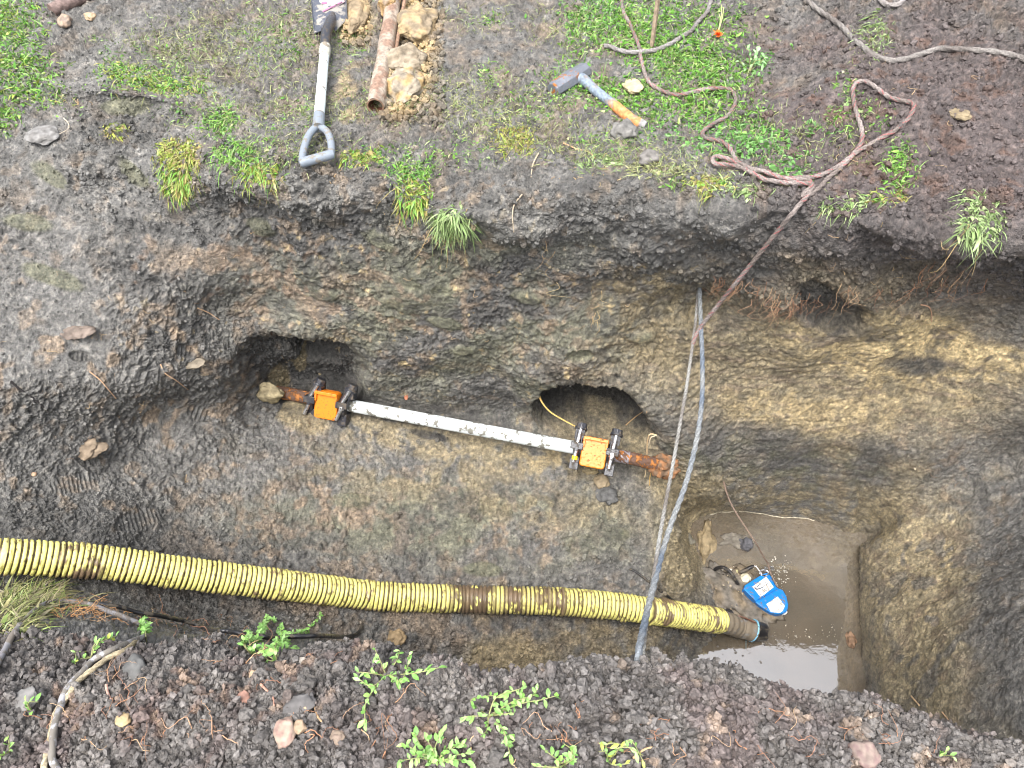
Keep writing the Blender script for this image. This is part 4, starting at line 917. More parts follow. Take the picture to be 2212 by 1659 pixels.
film = .22 * sstep(-.1, .6, perlin(Vw, 10, 77.)[0])[:, None]; cc = cc * (1 - film) + np.array([.34,.27,.10]) * film * (pr[:, None] > 0) + cc * film * (pr[:, None] <= 0)
col_attr(hb, 'tint', np.c_[cc, np.ones(len(cc))])
kg = crop(2700, 2100, 4.147)
def Pg(x, y, z): u, v = kg(x, y); return np.array(P(u, v, z)) - np.array(hose_root.location)
cuff = np.array([ho[-6], .5 * (ho[-1] + Pg(760, 1440, -1.725)), Pg(760,1440,-1.735), Pg(900,1480,-1.75), Pg(1000,1505,-1.765)])
mb = MB(); mb.tube(catmull(cuff, 40), .0475 + .002 * np.sin(np.arange(40) * 1.1), 28); mb.build('rubber_cuff', M_GREYP, hose_root)
end = catmull(np.array([Pg(985,1500,-1.764), Pg(1010,1508,-1.766)]), 4); mb = MB(); mb.tube(end, .0515, 28); mb.build('blue_band', M_LBLUE, hose_root)
st_m = catmull(np.array([Pg(1005,1507,-1.766), Pg(1100,1520,-1.78), Pg(1175,1530,-1.79)]), 10); mb = MB(); mb.tube(st_m, np.linspace(.046, .040, 10), 28, caps=False); mb.tube(st_m[::-1], np.linspace(.034, .040, 10), 28, caps=False); mb.build('strainer_mouth', M_BLACK, hose_root)
mb = MB(); strap = catmull(np.array([Pg(700,1290,-1.70), Pg(760,1265,-1.69), Pg(880,1300,-1.69), Pg(1040,1375,-1.71)]), 14)
Ts, As, Bs = frames(strap); mb.add(*(lambda a: (np.concatenate([a - Bs * .010, a + Bs * .010]), np.array([[i, i + 1, 14 + i + 1, 14 + i] for i in range(13)])))(strap)); so_ = mb.build('strap', dirty_mat('brown_strap', (.16,.07,.045), (.2,.1,.07), rough=.35, amount=.2), hose_root)
so_.modifiers.new('thick', 'SOLIDIFY').thickness = .004
mb = MB(); ring_ = [Pg(1010 + 190 * math.cos(a) * .9 + 60, 1600 + 40 * math.sin(a), WZ + .008) for a in np.linspace(-.9, 2.2, 14)]
mb.tube(catmull(np.array(ring_), 30), .004, 8); mb.build('white_cord', M_LABEL, hose_root)
mb = MB(); mb.tube(catmull(np.array([Pg(560,1180,-1.69), Pg(640,1230,-1.685), Pg(665,1330,-1.69), Pg(640,1420,-1.70)]), 16), .013, 10); mb.build('black_clip', M_BLACK, hose_root)

# ------------------------------------------------------------------ repaired water pipe with two couplings
PL = P(715, 868, -1.15); PR = P(1284, 975, -1.13)
pr_root = empty('water_pipe', (PL + PR) / 2, 'white water pipe section joined by two orange and black repair couplings', 'water pipe')
O = np.array(pr_root.location); Xd_ = np.array((PR - PL).normalized())
N0 = np.array([0, -.53, .85]); N0 -= Xd_ * N0.dot(Xd_); N0 /= np.linalg.norm(N0); T0 = np.cross(N0, Xd_)
if T0[1] < 0: T0 = -T0
pl, pr_ = np.array(PL) - O, np.array(PR) - O
rp = .0285
mb = MB(); mb.tube(np.linspace(pl + Xd_ * .05, pr_ - Xd_ * .04, 60), rp, 32); wp = mb.build('pipe_section', M_WHITE, pr_root)
def mudcake(pts, n, seed):
    pass
def old_end(pts, r, label):
    c = catmull(np.array(pts), 40); n = len(c)
    q = np.linspace(0, 1, n)
    mb = MB(); mb.tube(c, r, 28, mod=lambda k, th: .0016 * np.sin(th * 5 + k * .9) * np.cos(k * 1.7) + .0012 * np.sin(th * 9 - k * 2.1)); o = mb.build('old_pipe_end', M_RUST, pr_root); o['label'] = label
oe = [pr_ + Xd_ * .03, pr_ + Xd_ * .15, np.array(P(1400, 999, -1.15)) - O, np.array(P(1440, 1007, -1.17)) - O]
old_end(oe, .027, 'orange rusted old pipe entering the wall at right')
oe = [pl - Xd_ * .03, pl - Xd_ * .10, np.array(P(620, 850, -1.15)) - O, np.array(P(598, 846, -1.15)) - O]
old_end(oe, .029, 'brown rusted old pipe entering the hollow at left')
mb = MB(); mb.tube(np.linspace(pr_ + Xd_ * .045, pr_ + Xd_ * .15, 8), np.linspace(.0285, .0278, 8), 28); mb.build('scraped_pipe_collar', dirty_mat('scraped_iron', (.30,.30,.34), (.12,.10,.10), dirt=(.16,.09,.06), amount=.2, scale=50, rough=.3), pr_root)
mb = MB(); mb.tube(np.linspace(pl - Xd_ * .085, pl - Xd_ * .03, 8), np.linspace(.0305, .031, 8), 28); mb.build('scraped_pipe_collar', dirty_mat('scraped_iron_left', (.22,.23,.27), (.10,.09,.10), dirt=(.24,.10,.05), amount=.45, scale=50, rough=.35), pr_root)

def rbox(c, h, ax, r=.008, seg=4):
    """rounded box: corners swept in the first two axes"""
    poly = []
    for sx, sy, a0 in ((1, 1, 0), (-1, 1, 90), (-1, -1, 180), (1, -1, 270)):
        for k in range(seg + 1):
            a = R(a0 + 90 * k / seg); poly.append(c + ax[0] * (sx * (h[0] - r) + r * math.cos(a)) + ax[1] * (sy * (h[1] - r) + r * math.sin(a)) - ax[2] * h[2])
    return prism(poly, ax[2] * 2 * h[2])
def cyl(mb, a, b, r, seg=20, r2=None): mb.tube(np.linspace(a, b, 3), np.linspace(r, r2 or r, 3), seg)
def coupling(c, tilt, slant, plug, label):
    root_ = bpy.data.objects.new('pipe_coupling', None); S.collection.objects.link(root_); root_.parent = pr_root; root_.location = Vector(c); root_.scale = (1.14,) * 3; root_['label'] = label
    ct, st2 = math.cos(R(tilt)), math.sin(R(tilt)); Nn_ = N0 * ct + T0 * st2; Tt = T0 * ct - N0 * st2; Z0 = np.zeros(3)
    mb = MB(); mb.tube(np.linspace(-Xd_ * .075, Xd_ * .075, 13), .040 + .003 * np.cos(np.linspace(-3, 3, 13)), 28); mb.build('sleeve', M_BLACKM, root_)
    mb = MB(); put(mb, rbox(Nn_ * .030 - Tt * .004, (.047, .056, .019), (Xd_, Tt, Nn_), .012)); mb.build('orange_cover', M_ORANGE, root_, bevel=.004)
    mb = MB()
    put(mb, rbox(Nn_ * .056 + Tt * .045, (.046, .0065, .006), (Xd_, Tt, Nn_), .005))
    for sx in (-1, 1): put(mb, rbox(Nn_ * .0545 + Tt * .027 + Xd_ * sx * .042, (.0045, .016, .0045), (Xd_, Tt, Nn_), .003))
    mb.build('cover_handle', M_ORANGE, root_, bevel=.002)
    for sx in (-1, 1):
        cx = Xd_ * (sx * .066); sl_ = Xd_ * slant
        mb = MB(); mb.tube(np.linspace(cx - Xd_ * .011, cx + Xd_ * .011, 5), [.050, .055, .056, .055, .050], 32)
        put(mb, box_vf(cx + Tt * .062 + sl_ * .062 + Nn_ * .026, (.018, .026, .022), (Xd_, Tt, Nn_))); put(mb, box_vf(cx + Tt * .010 + Nn_ * .046, (.023, .013, .016), (Xd_, Tt, Nn_)))
        put(mb, box_vf(cx - Tt * .055 + Nn_ * .015, (.017, .024, .022), (Xd_, Tt, Nn_)))
        for q in (-1, 1): put(mb, box_vf(cx + Tt * .045 + sl_ * .045 + Xd_ * q * .012 + Nn_ * .040, (.0025, .030, .010), (Xd_, Tt + sl_, Nn_)))
        mb.build('clamp_ring', M_BLACKM, root_, bevel=.002)
        mb = MB(); cyl(mb, cx + Tt * .018 + Nn_ * .052, cx + Tt * .074 + sl_ * .074 + Nn_ * .052, .0078); mb.build('bolt', M_STEEL, root_)
        mb = MB(); cyl(mb, cx - Tt * .004 + Nn_ * .054, cx - Tt * .052 - sl_ * .045 + Nn_ * .054, .0072); mb.build('bolt', M_STEEL, root_)
        mb = MB(); cyl(mb, cx + Tt * .078 + sl_ * .078 + Nn_ * .040, cx + Tt * .096 + sl_ * .096 + Nn_ * .038, .0205, 8); cyl(mb, cx + Tt * .070 + sl_ * .07 + Nn_ * .042, cx + Tt * .079 + sl_ * .079 + Nn_ * .040, .024, 24); mb.build('bolt_cap', M_BLACKM, root_, bevel=.0015)
        mb = MB(); cyl(mb, cx + Tt * .006 + Nn_ * .053, cx - Tt * .010 + Nn_ * .053, .0115, 6); mb.build('nut', M_STEEL if sx > 0 else M_BLACKM, root_, bevel=.001)
        if plug and sx < 0:
            mb = MB(); cyl(mb, cx - Tt * .028 + Nn_ * .060, cx - Tt * .043 + Nn_ * .060, .0105, 18); mb.build('yellow_plug', M_YPLUG, root_, bevel=.002)
    return root_
coupling(pr_ * 1.0, 0, .05, True, 'right coupling, clean, with a yellow plug')
coupling(pl * 1.0, -16, .38, False, 'left coupling, mud spattered, its bolts leaning')
for (u_, v_, r_, sd_) in [(835,893,.011,41),(925,913,.008,42),(880,882,.005,43),(860,912,.005,44),(1050,930,.006,45),(1160,942,.005,46),(735,879,.006,47)]:
    pass

rock('ragged rust coloured clump of clay over the buried end of the old pipe', P(1436, 1006, -1.165), (.055,.045,.036), (.15,.10,.065), 79, name='clay_lump', cat='clay', rough=.35, mat=M_CLAYL, rot=-10, fine=4, col2=(.25,.125,.06))
rock('flat tan clay slab standing left of the brown rusted pipe end', P(583, 850, -1.10), (.062,.03,.055), (.31,.26,.16), 80, name='clay_slab', cat='clay', rough=.16, mat=M_CLAYL, fine=4, facet=.8)
# ------------------------------------------------------------------ ropes and cables
def lay_rope(mb, c, r, lobes, pitch, ca, cb, seed, fleck=None, step=None):
    c, s = resample(np.asarray(c), step or r * .42); rg = np.random.default_rng(seed); seg_ = 12
    if lobes: md = lambda k, th: r * .13 * np.abs(np.cos((th * lobes - s[k] * 2 * np.pi / pitch) / 2)) * 2 - r * .13
    else: md = lambda k, th: r * .03 * np.sin(th * 3 + k)
    V, Fq = tube_vf(c, r, seg_, mod=md)
    th = np.linspace(0, 2 * np.pi, seg_, endpoint=False); ph = (th[None] * max(lobes, 2) - s[:, None] * 2 * np.pi / pitch)
    lowf = perlin(c.astype(np.float32)[None], 9, seed + .5)[0]; lf = sstep(-.35, .45, lowf)[:, None]
    base = np.array(ca)[None] * (1 - lf) + np.array(cb)[None] * lf
    cc = np.repeat(base[:, None], seg_, 1) * (.78 + .3 * np.abs(np.cos(ph / 2)))[..., None]
    if fleck is not None:
        fm = ((np.sin(ph * 1.0 + 1.2) > .82) & (perlin(c.astype(np.float32)[None], 30, seed + 2.)[0] > -.05)[:, None])
        cc = np.where(fm[..., None], np.array(fleck), cc)
    cc = np.concatenate([cc.reshape(-1, 3), cc[0, :1], cc[-1, :1]])
    mb.add(V, Fq, cc)
RP = 0; FL = (.34,.09,.09)
kr = crop(2700, 250, 2.458); k8 = crop(2300, 0, 1.814)
mb = MB(); q = [k3(*a) for a in [(800,-60),(860,0),(930,60),(1010,115),(1100,190),(1200,290),(1280,350),(1370,382),(1480,375),(1600,335),(1720,308),(1850,315),(2000,330),(2130,350),(2212,378),(2330,430)]]
lay_rope(mb, surf_path(q, .008), .0088, 3, .05, (.135,.12,.11), (.20,.185,.172), 1); tag(mb.build('rope', M_ROPE), 'long grey rope lying across the dark topsoil at upper right', 'rope')
mb = MB(); q = [k3(*a) for a in [(1300,-60),(1312,-10),(1340,28),(1385,46),(1440,38),(1478,0),(1490,-50)]]
lay_rope(mb, surf_path(q, .008), .0085, 3, .05, (.22,.20,.19), (.30,.28,.27), 2); tag(mb.build('rope', M_ROPE), 'short loop of pale grey rope at the top edge, right', 'rope')
# the coiled rope: from the grass, twice round the coil, through the knot and down into the trench
qa = [k8(*a) for a in [(222,-40),(228,20),(243,100),(300,190),(325,250),(345,320),(365,420),(385,510),(415,590),(460,635),(520,660),(590,688),(680,685),(750,655),(830,640),(940,635),(1010,652),(1052,700),(1045,750),(1010,810)]]
qb = [kr(*a) for a in [(330,530),(200,600),(110,660),(85,710),(150,748),(260,755),(340,790),(390,860),(425,970),(560,1022),(700,1060),(800,1108),(900,1122),(1100,1112),(1250,1088),(1400,1010),(1550,900),(1700,800),(1900,690),(2050,580),(2130,470),(2150,395),(2060,382),(1900,345),(1780,260),(1700,195),(1600,190),(1550,240),(1550,350),(1580,480),(1630,620),(1640,720),(1600,840),(1500,950),(1380,1060),(1260,1175),(1180,1245),(1100,1285),(1010,1275)]]
qc = [kr(*a) for a in [(1010,1275),(1080,1255),(1150,1215),(1165,1170),(1080,1150),(900,1138),(750,1088),(560,1030),(400,985),(280,932),(190,932),(160,970),(190,1010),(300,1012),(450,1030),(600,1090),(750,1150),(900,1188),(1060,1192),(1160,1180),(1175,1225),(1120,1262),(1050,1300)]]
mb = MB(); r1_ = .0066
pa = surf_path(qa, .010); pb = surf_path(qb, .011); pc = surf_path(qc, .019)
dn = [kr(1050,1300), kr(1000,1400), kr(940,1470)]
kz = [np.array(on1(*dn[0], .012)[0]), np.array(P(*dn[1], .145)), np.array(P(*dn[2], .10)), np.array(P(1508,712,-.46)), np.array(P(1496,745,-.47))]
allp = np.concatenate([pa, pb, pc[3:], catmull(resample(np.array(kz), .05)[0], 60)[1:]])
for _ in range(4): allp[1:-1] = .25 * allp[:-2] + .5 * allp[1:-1] + .25 * allp[2:]
lay_rope(mb, allp, r1_, 3, .034, (.15,.125,.112), (.25,.215,.20), 3, fleck=(.26,.08,.08))
th1 = [(1508,628,-.47),(1503,690,-.47),(1496,745,-.47),(1484,830,-.45),(1470,910,-.42),(1456,990,-.38),(1440,1075,-.33),(1425,1160,-.27),(1413,1240,-.2),(1402,1300,-.14),(1394,1360,-.05),(1388,1410,.035),(1384,1440,.02)]
lay_rope(mb, catmull(np.array([P(*a) for a in th1]), 80), .0052, 3, .03, (.16,.145,.13), (.28,.28,.265), 4)
tag(mb.build('coiled_rope', M_ROPE), 'red flecked rope coiled and knotted on the lip, its end dropping into the trench', 'rope')
mb = MB(); th2 = [(1511,598,-.44),(1512,640,-.45),(1514,700,-.45),(1517,770,-.45),(1517,850,-.44),(1510,920,-.42),(1496,990,-.39),(1478,1055,-.36),(1452,1125,-.31),(1430,1195,-.25),(1412,1265,-.17),(1397,1325,-.08),(1386,1375,.0),(1380,1405,.045),(1376,1440,.03)]
pcx = [P(*a) for a in th2]; lay_rope(mb, catmull(np.array(pcx), 90), .0074, 3, .045, (.12,.145,.18), (.23,.24,.24), 5)
tag(mb.build('hanging_rope', M_ROPE), 'thick blue grey rope strung across the trench in front of the wall', 'rope')
k6 = crop(0, 2250, 2.211)
mb = MB(); q = [k6(*a) for a in [(-60,860),(0,760),(30,700),(80,610),(150,500),(220,400),(300,320),(400,270),(520,250),(640,262),(760,290),(850,322),(960,370),(1100,410),(1200,450),(1270,475)]]
lay_rope(mb, surf_path(q, .017, smooth=18), .0072, 0, .05, (.16,.15,.15), (.24,.24,.27), 6, step=.004); tag(mb.build('cable', dirty_mat('muddy_cable', (.17,.165,.17), (.24,.24,.26), dirt=(.15,.13,.11), amount=.5, scale=40, rough=.55)), 'grey muddy cable arching over the grass tuft at the left edge', 'cable')
mb = MB(); q = [k6(*a) for a in [(1230,560),(1180,585),(1080,625),(960,665),(850,740),(720,840),(640,940),(580,1040),(540,1150),(500,1260),(465,1400),(445,1540),(430,1720)]]
lay_rope(mb, surf_path(q, .017, smooth=18), .0072, 0, .05, (.26,.26,.27), (.3,.3,.3), 7, step=.004); tag(mb.build('cable', dirty_mat('dusty_cable', (.28,.28,.30), (.36,.36,.37), dirt=(.17,.155,.135), amount=.55, scale=30, rough=.5)), 'pale grey cable curving down the near heap at lower left', 'cable')
mb = MB(); q = [k6(*a) for a in [(1190,590),(1080,670),(960,720),(860,790),(760,870),(690,930),(600,1040),(530,1150),(480,1230),(445,1330),(420,1430),(400,1540),(375,1720)]]
lay_rope(mb, surf_path(q, .012, smooth=16), .0056, 3, .022, (.30,.25,.16), (.42,.36,.25), 8); tag(mb.build('twisted_rope', M_ROPE), 'tan twisted rope lying alongside the pale grey cable', 'rope')
mb = MB(); q = [k0(*a) for a in [(590,615),(680,625),(800,645),(950,680),(1100,712),(1250,745),(1400,775),(1550,805),(1700,820),(1850,822),(2000,812),(2100,797),(2212,768)]] + [k5(150,748), k5(185,742)]
lay_rope(mb, surf_path(q, .024, smooth=24), .0066, 0, .05, (.02,.02,.022), (.02,.02,.022), 9, step=.005); tag(mb.build('black_cable', M_BLACK), 'glossy black cable lying below the yellow hose', 'cable')
mb = MB(); q = [k8(*a) for a in [(100,350),(150,345),(200,375),(260,392),(320,392),(400,388),(480,375),(560,335),(640,295),(720,245),(780,175),(830,110),(860,50),(885,-10),(900,-60)]]
lay_rope(mb, surf_path(q, .014), .0078, 3, .04, (.16,.145,.135), (.24,.225,.22), 10); tag(mb.build('rope', M_ROPE), 'grey rope crossing the bright green grass behind the stake', 'rope')
mb = MB(); q = [k5(*a) for a in [(1830,350),(1900,390),(1980,455),(2040,505),(2100,550)]]
lay_rope(mb, surf_path(q, .006), .0055, 0, .05, (.06,.055,.05), (.08,.075,.07), 11); tag(mb.build('cord', M_BLACK), 'dark cord on the wet mud above the end of the yellow hose', 'cord')
# stake
mb = MB(); a, _ = on1(1408, 104); mb.tube(np.linspace(np.array(a) - [0, 0, .03], np.array(a) + [.004, .12, .46], 14), np.linspace(.0085, .0095, 14), 9, col=(.26,.20,.14), mod=lambda k, th: .0009 * np.sin(th * 4 + k * .3)); tag(mb.build('stake', M_TINT), 'thin weathered wooden stake standing in the green grass', 'stake')

# ------------------------------------------------------------------ shovel
ks = crop(1100, 0, 2.37)
def Ps(x, y, z): return np.array(P(*ks(x, y), z))
sh = empty('shovel', Vector(Ps(380, 700, .02)), 'shovel with a white shaft and grey D grip lying on the far bank', 'shovel'); SO = np.array(sh.location)
mb = MB(); mb.tube(np.linspace(Ps(348,1075,.045), Ps(396,505,.050), 20) - SO, np.linspace(.0185, .0178, 20), 24); mb.build('shaft', dirty_mat('white_shaft_paint', (.66,.74,.76), (.72,.80,.82), dirt=(.20,.18,.16), amount=.16, scale=40, rough=.4), sh)
mb = MB(); rg = np.random.default_rng(8)
aS, bS = Ps(322,660,.063) - SO, Ps(305,930,.058) - SO
for k in range(10):
    f = k / 10; c_ = aS * (1 - f) + bS * f + np.array([.013, 0, -.0005]); put(mb, box_vf(c_, (.0028, .004 + .004 * rg.random(), .0008)))
mb.build('shaft_print', M_PRINT, sh)
mb = MB(); mb.tube(np.linspace(Ps(394,520,.050), Ps(404,425,.052), 6) - SO, [.0195, .0215, .022, .022, .021, .0195], 24); mb.build('collar', dirty_mat('grey_collar', (.42,.42,.36), (.5,.5,.45), dirt=(.22,.19,.15), amount=.35, rough=.5), sh)
mb = MB(); mb.tube(catmull(np.array([Ps(402,435,.052), Ps(408,340,.055), Ps(425,270,.056), Ps(455,205,.045), Ps(475,130,.030)]) - SO, 20), np.r_[np.linspace(.0195, .0205, 14), np.linspace(.0200, .010, 6)], 24); mb.build('socket', M_BLACKM, sh)
grey = dirty_mat('grey_grip_plastic', (.17,.20,.235), (.21,.24,.28), dirt=(.2,.18,.15), amount=.25, scale=40, rough=.45)
mb = MB()
mb.tube(catmull(np.array([Ps(350,1060,.045), Ps(345,1120,.046), Ps(342,1185,.045)]) - SO, 10), np.linspace(.0195, .021, 10), 20)
mb.tube(catmull(np.array([Ps(320,1170,.045), Ps(255,1250,.043), Ps(215,1350,.040), Ps(195,1440,.037), Ps(190,1500,.036)]) - SO, 18), .0125, 14)
mb.tube(catmull(np.array([Ps(360,1170,.045), Ps(425,1225,.043), Ps(455,1310,.040), Ps(462,1390,.037), Ps(455,1440,.036)]) - SO, 18), .0125, 14)
mb.build('grip', grey, sh)
mb = MB(); mb.tube(np.linspace(Ps(168,1512,.035), Ps(480,1425,.035), 12) - SO, np.r_[.014, [.0165] * 10, .014], 20); mb.build('grip_bar', grey, sh)
def zb(z=.02): return z
bl = [(300,318,.015),(372,290,.012),(440,215,.03),(500,295,.012),(612,180,.018),(600,0,.030),(590,-160,.04),(560,-330,.045),(420,-430,.045),(280,-330,.045),(262,-160,.045),(275,0,.04),(286,160,.03)]
mb = MB(); poly = [Ps(*a) - SO for a in bl]; put(mb, prism([p_ + np.array([0, 0, 0.]) for p_ in poly], (0, 0, .004)))
put(mb, prism([Ps(*a) - SO for a in [(275,0,.045),(286,160,.036),(300,318,.02),(372,290,.017),(362,150,.02),(350,0,.022),(345,-160,.028),(262,-160,.055)]], (0, 0, .004)))
put(mb, prism([Ps(*a) - SO for a in [(585,0,.030),(590,90,.026),(600,180,.022),(612,180,.034),(600,0,.048),(590,-160,.055),(575,-160,.04)]], (0, 0, .004)))
mb.build('blade', dirty_mat('dark_blade_steel', (.045,.05,.065), (.12,.13,.16), dirt=(.30,.28,.25), amount=.42, scale=22, rough=.35, metal=.2), sh, smooth=False, bevel=.0015)
mb = MB(); put(mb, prism([Ps(*a) - SO for a in [(355,-40,.040),(350,62,.034),(372,140,.031),(582,22,.038),(575,-70,.046)]], (0, 0, .0035))); mb.build('blade_label', dirty_mat('pink_white_label', (.62,.40,.48), (.70,.55,.60), dirt=(.35,.32,.32), amount=.3, scale=30, rough=.5), sh, smooth=False)
mb = MB(); rg = np.random.default_rng(9)
put(mb, prism([Ps(*a) - SO for a in [(352,-40,.0445),(350,55,.0378),(362,95,.0370),(566,-18,.0430),(575,-70,.050)]], (0, 0, .0006))); mb.build('label_band', dirty_mat('pale_label_band', (.60,.60,.62), dirt=(.4,.38,.36), amount=.3, rough=.5), sh, smooth=False)
mb = MB()
for k in range(16):
    f = k / 16 + .02; x_, y_ = 385 + 175 * f, 105 - 92 * f; put(mb, box_vf(Ps(x_, y_, .0405 + .004 * f) - SO, (.0035, .0035 + .0025 * rg.random(), .0006)))
put(mb, rbox(Ps(395, 25, .043) - SO, (.011, .009, .0006), np.eye(3), .004))
mb.build('label_print', dirty_mat('label_ink', (.30,.13,.22), amount=0, rough=.6, bump=0), sh, smooth=False)

# ------------------------------------------------------------------ sledgehammer
kh = crop(2100, 200, 4.424)
def Ph(x, y, z): return np.array(P(*kh(x, y), z))
hm = empty('sledgehammer', Vector(Ph(650, 500, .03)), 'short sledgehammer with a blue grey and orange handle lying on the grass', 'hammer'); HO = np.array(hm.location)
ha, hb_ = Ph(300,660,.055) - HO, Ph(800,345,.062) - HO; ax_ = (hb_ - ha) / np.linalg.norm(hb_ - ha)
ctr = .5 * (ha + hb_); Lh = np.linalg.norm(hb_ - ha) / 2 + .012
pts = np.array([ctr + ax_ * t for t in (-Lh, -Lh + .006, -Lh * .45, -Lh * .35, Lh * .35, Lh * .45, Lh - .006, Lh)])
mb = MB(); mb.tube(pts, [.026, .031, .031, .034, .034, .031, .031, .026], 8, mod=lambda k, th: 0 * th + .0 * k); mb.build('head', dirty_mat('forged_steel', (.13,.145,.17), (.20,.21,.24), dirt=(.33,.13,.03), amount=.22, scale=28, rough=.42, metal=.35, bump=.4), hm, bevel=.002, sharp=25)
hd = catmull(np.array([ctr + np.array([0, 0, .002]) - (Ph(1890,1300,.04) - Ph(760,480,.06)) * .03, Ph(760,480,.062) - HO, Ph(1000,680,.052) - HO, Ph(1330,940,.045) - HO, Ph(1620,1180,.04) - HO, Ph(1870,1290,.036) - HO]), 90)
L_ = np.linspace(0, 1, 90); rr = np.interp(L_, [0, .12, .3, .5, .62, .8, .93, 1], [.021, .021, .018, .0165, .0185, .0195, .0185, .014])
V, Fq = tube_vf(hd, rr, 24); f_ = np.r_[np.repeat(L_, 24), 0, 1]; nzh = perlin((V * 1.0).astype(np.float32)[None], 40, 81.)[0] + .5 * perlin(V.astype(np.float32)[None], 110, 82.)[0]
blue = np.array([.17,.21,.26]); org = np.array([.50,.21,.075]); tipc = np.array([.25,.24,.24])
mo = sstep(.56, .60, f_ + .05 * nzh) * (1 - sstep(.93, .96, f_ + .03 * nzh)); cc = blue * (1 - mo[:, None]) + org * mo[:, None]
cc = np.where((f_ > .94)[:, None], tipc, cc); md_ = sstep(.32, .55, nzh)[:, None] * .8; cc = cc * (1 - md_) + np.array([.21,.18,.16]) * md_
mb = MB(); mb.add(V, Fq, cc); mb.build('handle', M_TINT, hm)

# ------------------------------------------------------------------ old pipes, rod and clay on the far bank
op = empty('rusty_pipe', Vector(Ps(900, 760, .03)), 'old mud caked pipe with an open rusty mouth lying on the far bank', 'pipe'); PO = np.array(op.location)
ax0 = catmull(np.array([Ps(868,985,.034), Ps(905,790,.036), Ps(955,520,.036), Ps(1000,250,.036), Ps(1035,0,.036), Ps(1070,-220,.036), Ps(1100,-420,.03)]) - PO, 90)
mb = MB(); V, Fq = tube_vf(ax0, .031, 32, mod=lambda k, th: .0014 * np.sin(th * 6 + k * .7) * np.cos(k * .9) + .0016 * np.sin(th * 3 + k * .31), caps=False)
nzp = perlin((V + PO).astype(np.float32)[None], 22, 91.)[0] + .5 * perlin((V + PO).astype(np.float32)[None], 60, 92.)[0]
cc = np.array([.30,.25,.20]) * (1 - sstep(-.1, .4, nzp))[:, None] + np.array([.22,.14,.10]) * sstep(-.1, .4, nzp)[:, None]; mb.add(V, Fq, cc)
V, Fq = tube_vf(ax0[::-1], .0255, 32, caps=False); mb.add(V, Fq, (.13,.055,.035))
T1, A1, B1 = frames(ax0); th = np.linspace(0, 2 * np.pi, 32, endpoint=False)
ro = np.array([ax0[0] + .031 * (math.cos(t) * A1[0] + math.sin(t) * B1[0]) for t in th]); ri = np.array([ax0[0] + .0255 * (math.cos(t) * A1[0] + math.sin(t) * B1[0]) for t in th])
mb.add(np.concatenate([ro, ri]), np.array([[i, (i + 1) % 32, 32 + (i + 1) % 32, 32 + i] for i in range(32)]), (.24,.15,.10)); mb.build('pipe_wall', M_TINT, op)
mb = MB(); dk = ax0[14] ; put(mb, ([ax0[14] + .0258 * (math.cos(t) * A1[14] + math.sin(t) * B1[14]) for t in th], [list(range(32))]), (.05,.025,.02)); mb.build('bore_disc', M_TINT, op)  # near-black disc closing the bore, set back from the mouth
mb = MB(); mb.tube(np.linspace(Ps(1055,470,.03), Ps(1150,-60,.05), 14), .0075, 10, col=(.24,.15,.10)); tag(mb.build('iron_rod', M_TINT), 'thin brown iron rod lying beside the rusty pipe', 'rod')
mb = MB(); ap = [k1(318,66), k1(480,-10), k1(700,-115)]; ax1 = catmull(np.array([P(*q, .036) for q in ap]), 40)
V, Fq = tube_vf(ax1, .026, 28, mod=lambda k, th: .0008 * np.sin(th * 5 + k)); mb.add(V, Fq, (.17,.12,.105)); tag(mb.build('brown_pipe', M_TINT), 'smooth brown pipe end lying at the top left corner', 'pipe')
def clump(label, crop_pts, z, size, seed, col, rot=0, col2=None, rough=.13, freq=1.7): 
    rock(label, Vector(Ps(*crop_pts, z)), size, col, seed, name='clay_lump', cat='clay', mat=M_CLAYL, rough=rough, rot=rot, col2=col2, fine=4, freq=freq, facet=.95)
clump('large layered lump of ochre clay against the rusty pipe mouth', (1130,790), .028, (.070,.095,.042), 61, (.25,.215,.165), -8, (.33,.23,.11))
clump('split upper lump of tan clay leaning on the rusty pipe', (1150,560), .04, (.075,.085,.045), 62, (.25,.21,.155), 20, (.19,.155,.11))
clump('crumbling ochre clay lump right of the iron rod', (1270,220), .03, (.085,.13,.045), 63, (.28,.21,.12), 0, (.20,.16,.11))
clump('small ochre clay pile beside the shovel blade', (690,90), .012, (.06,.16,.028), 64, (.28,.21,.12), 0, (.22,.17,.11))
clump('ochre clay crust stuck on the far end of the rusty pipe', (990,30), .045, (.045,.09,.035), 65, (.29,.19,.09), 0, (.22,.17,.12))

# ------------------------------------------------------------------ marigold
fb, fn = on1(1548, 82, .012); fl = empty('marigold', fb, 'small orange marigold flower fallen beside the green grass', 'flower'); mb = MB(); rg = np.random.default_rng(77)
for k in range(34):
    th = rg.random() * 6.28; el = rg.uniform(.1, 1.2); d = np.array([math.cos(th) * math.cos(el), math.sin(th) * math.cos(el), math.sin(el)]); s_ = np.cross(d, [0, 0, 1]); s_ /= np.linalg.norm(s_) + 1e-9
    L_ = rg.uniform(.012, .024); w2 = .0045; o_ = np.array([0, rg.uniform(-.006, .006), 0])
    put(mb, ([o_, o_ + d * L_ * .5 - s_ * w2, o_ + d * L_ - s_ * w2 * .4, o_ + d * L_ + s_ * w2 * .4, o_ + d * L_ * .5 + s_ * w2], [[0, 1, 2, 3, 4]]), np.array([.85,.16,.02]) * rg.uniform(.7, 1.1))
mb.build('petals', M_LEAF, fl, smooth=False)
mb = MB()
for q2 in [(940,50),(955,70),(925,120)]:
    a, _ = on1(*k8(*q2), .01); mb.tube(catmull(np.array([[0, 0, 0], (np.array(a) - np.array(fb)) * .5 + [.004, 0, .012], np.array(a) - np.array(fb)]), 10), .0018, 6, col=(.42,.45,.2))
mb.build('stem', M_ROOT, fl)

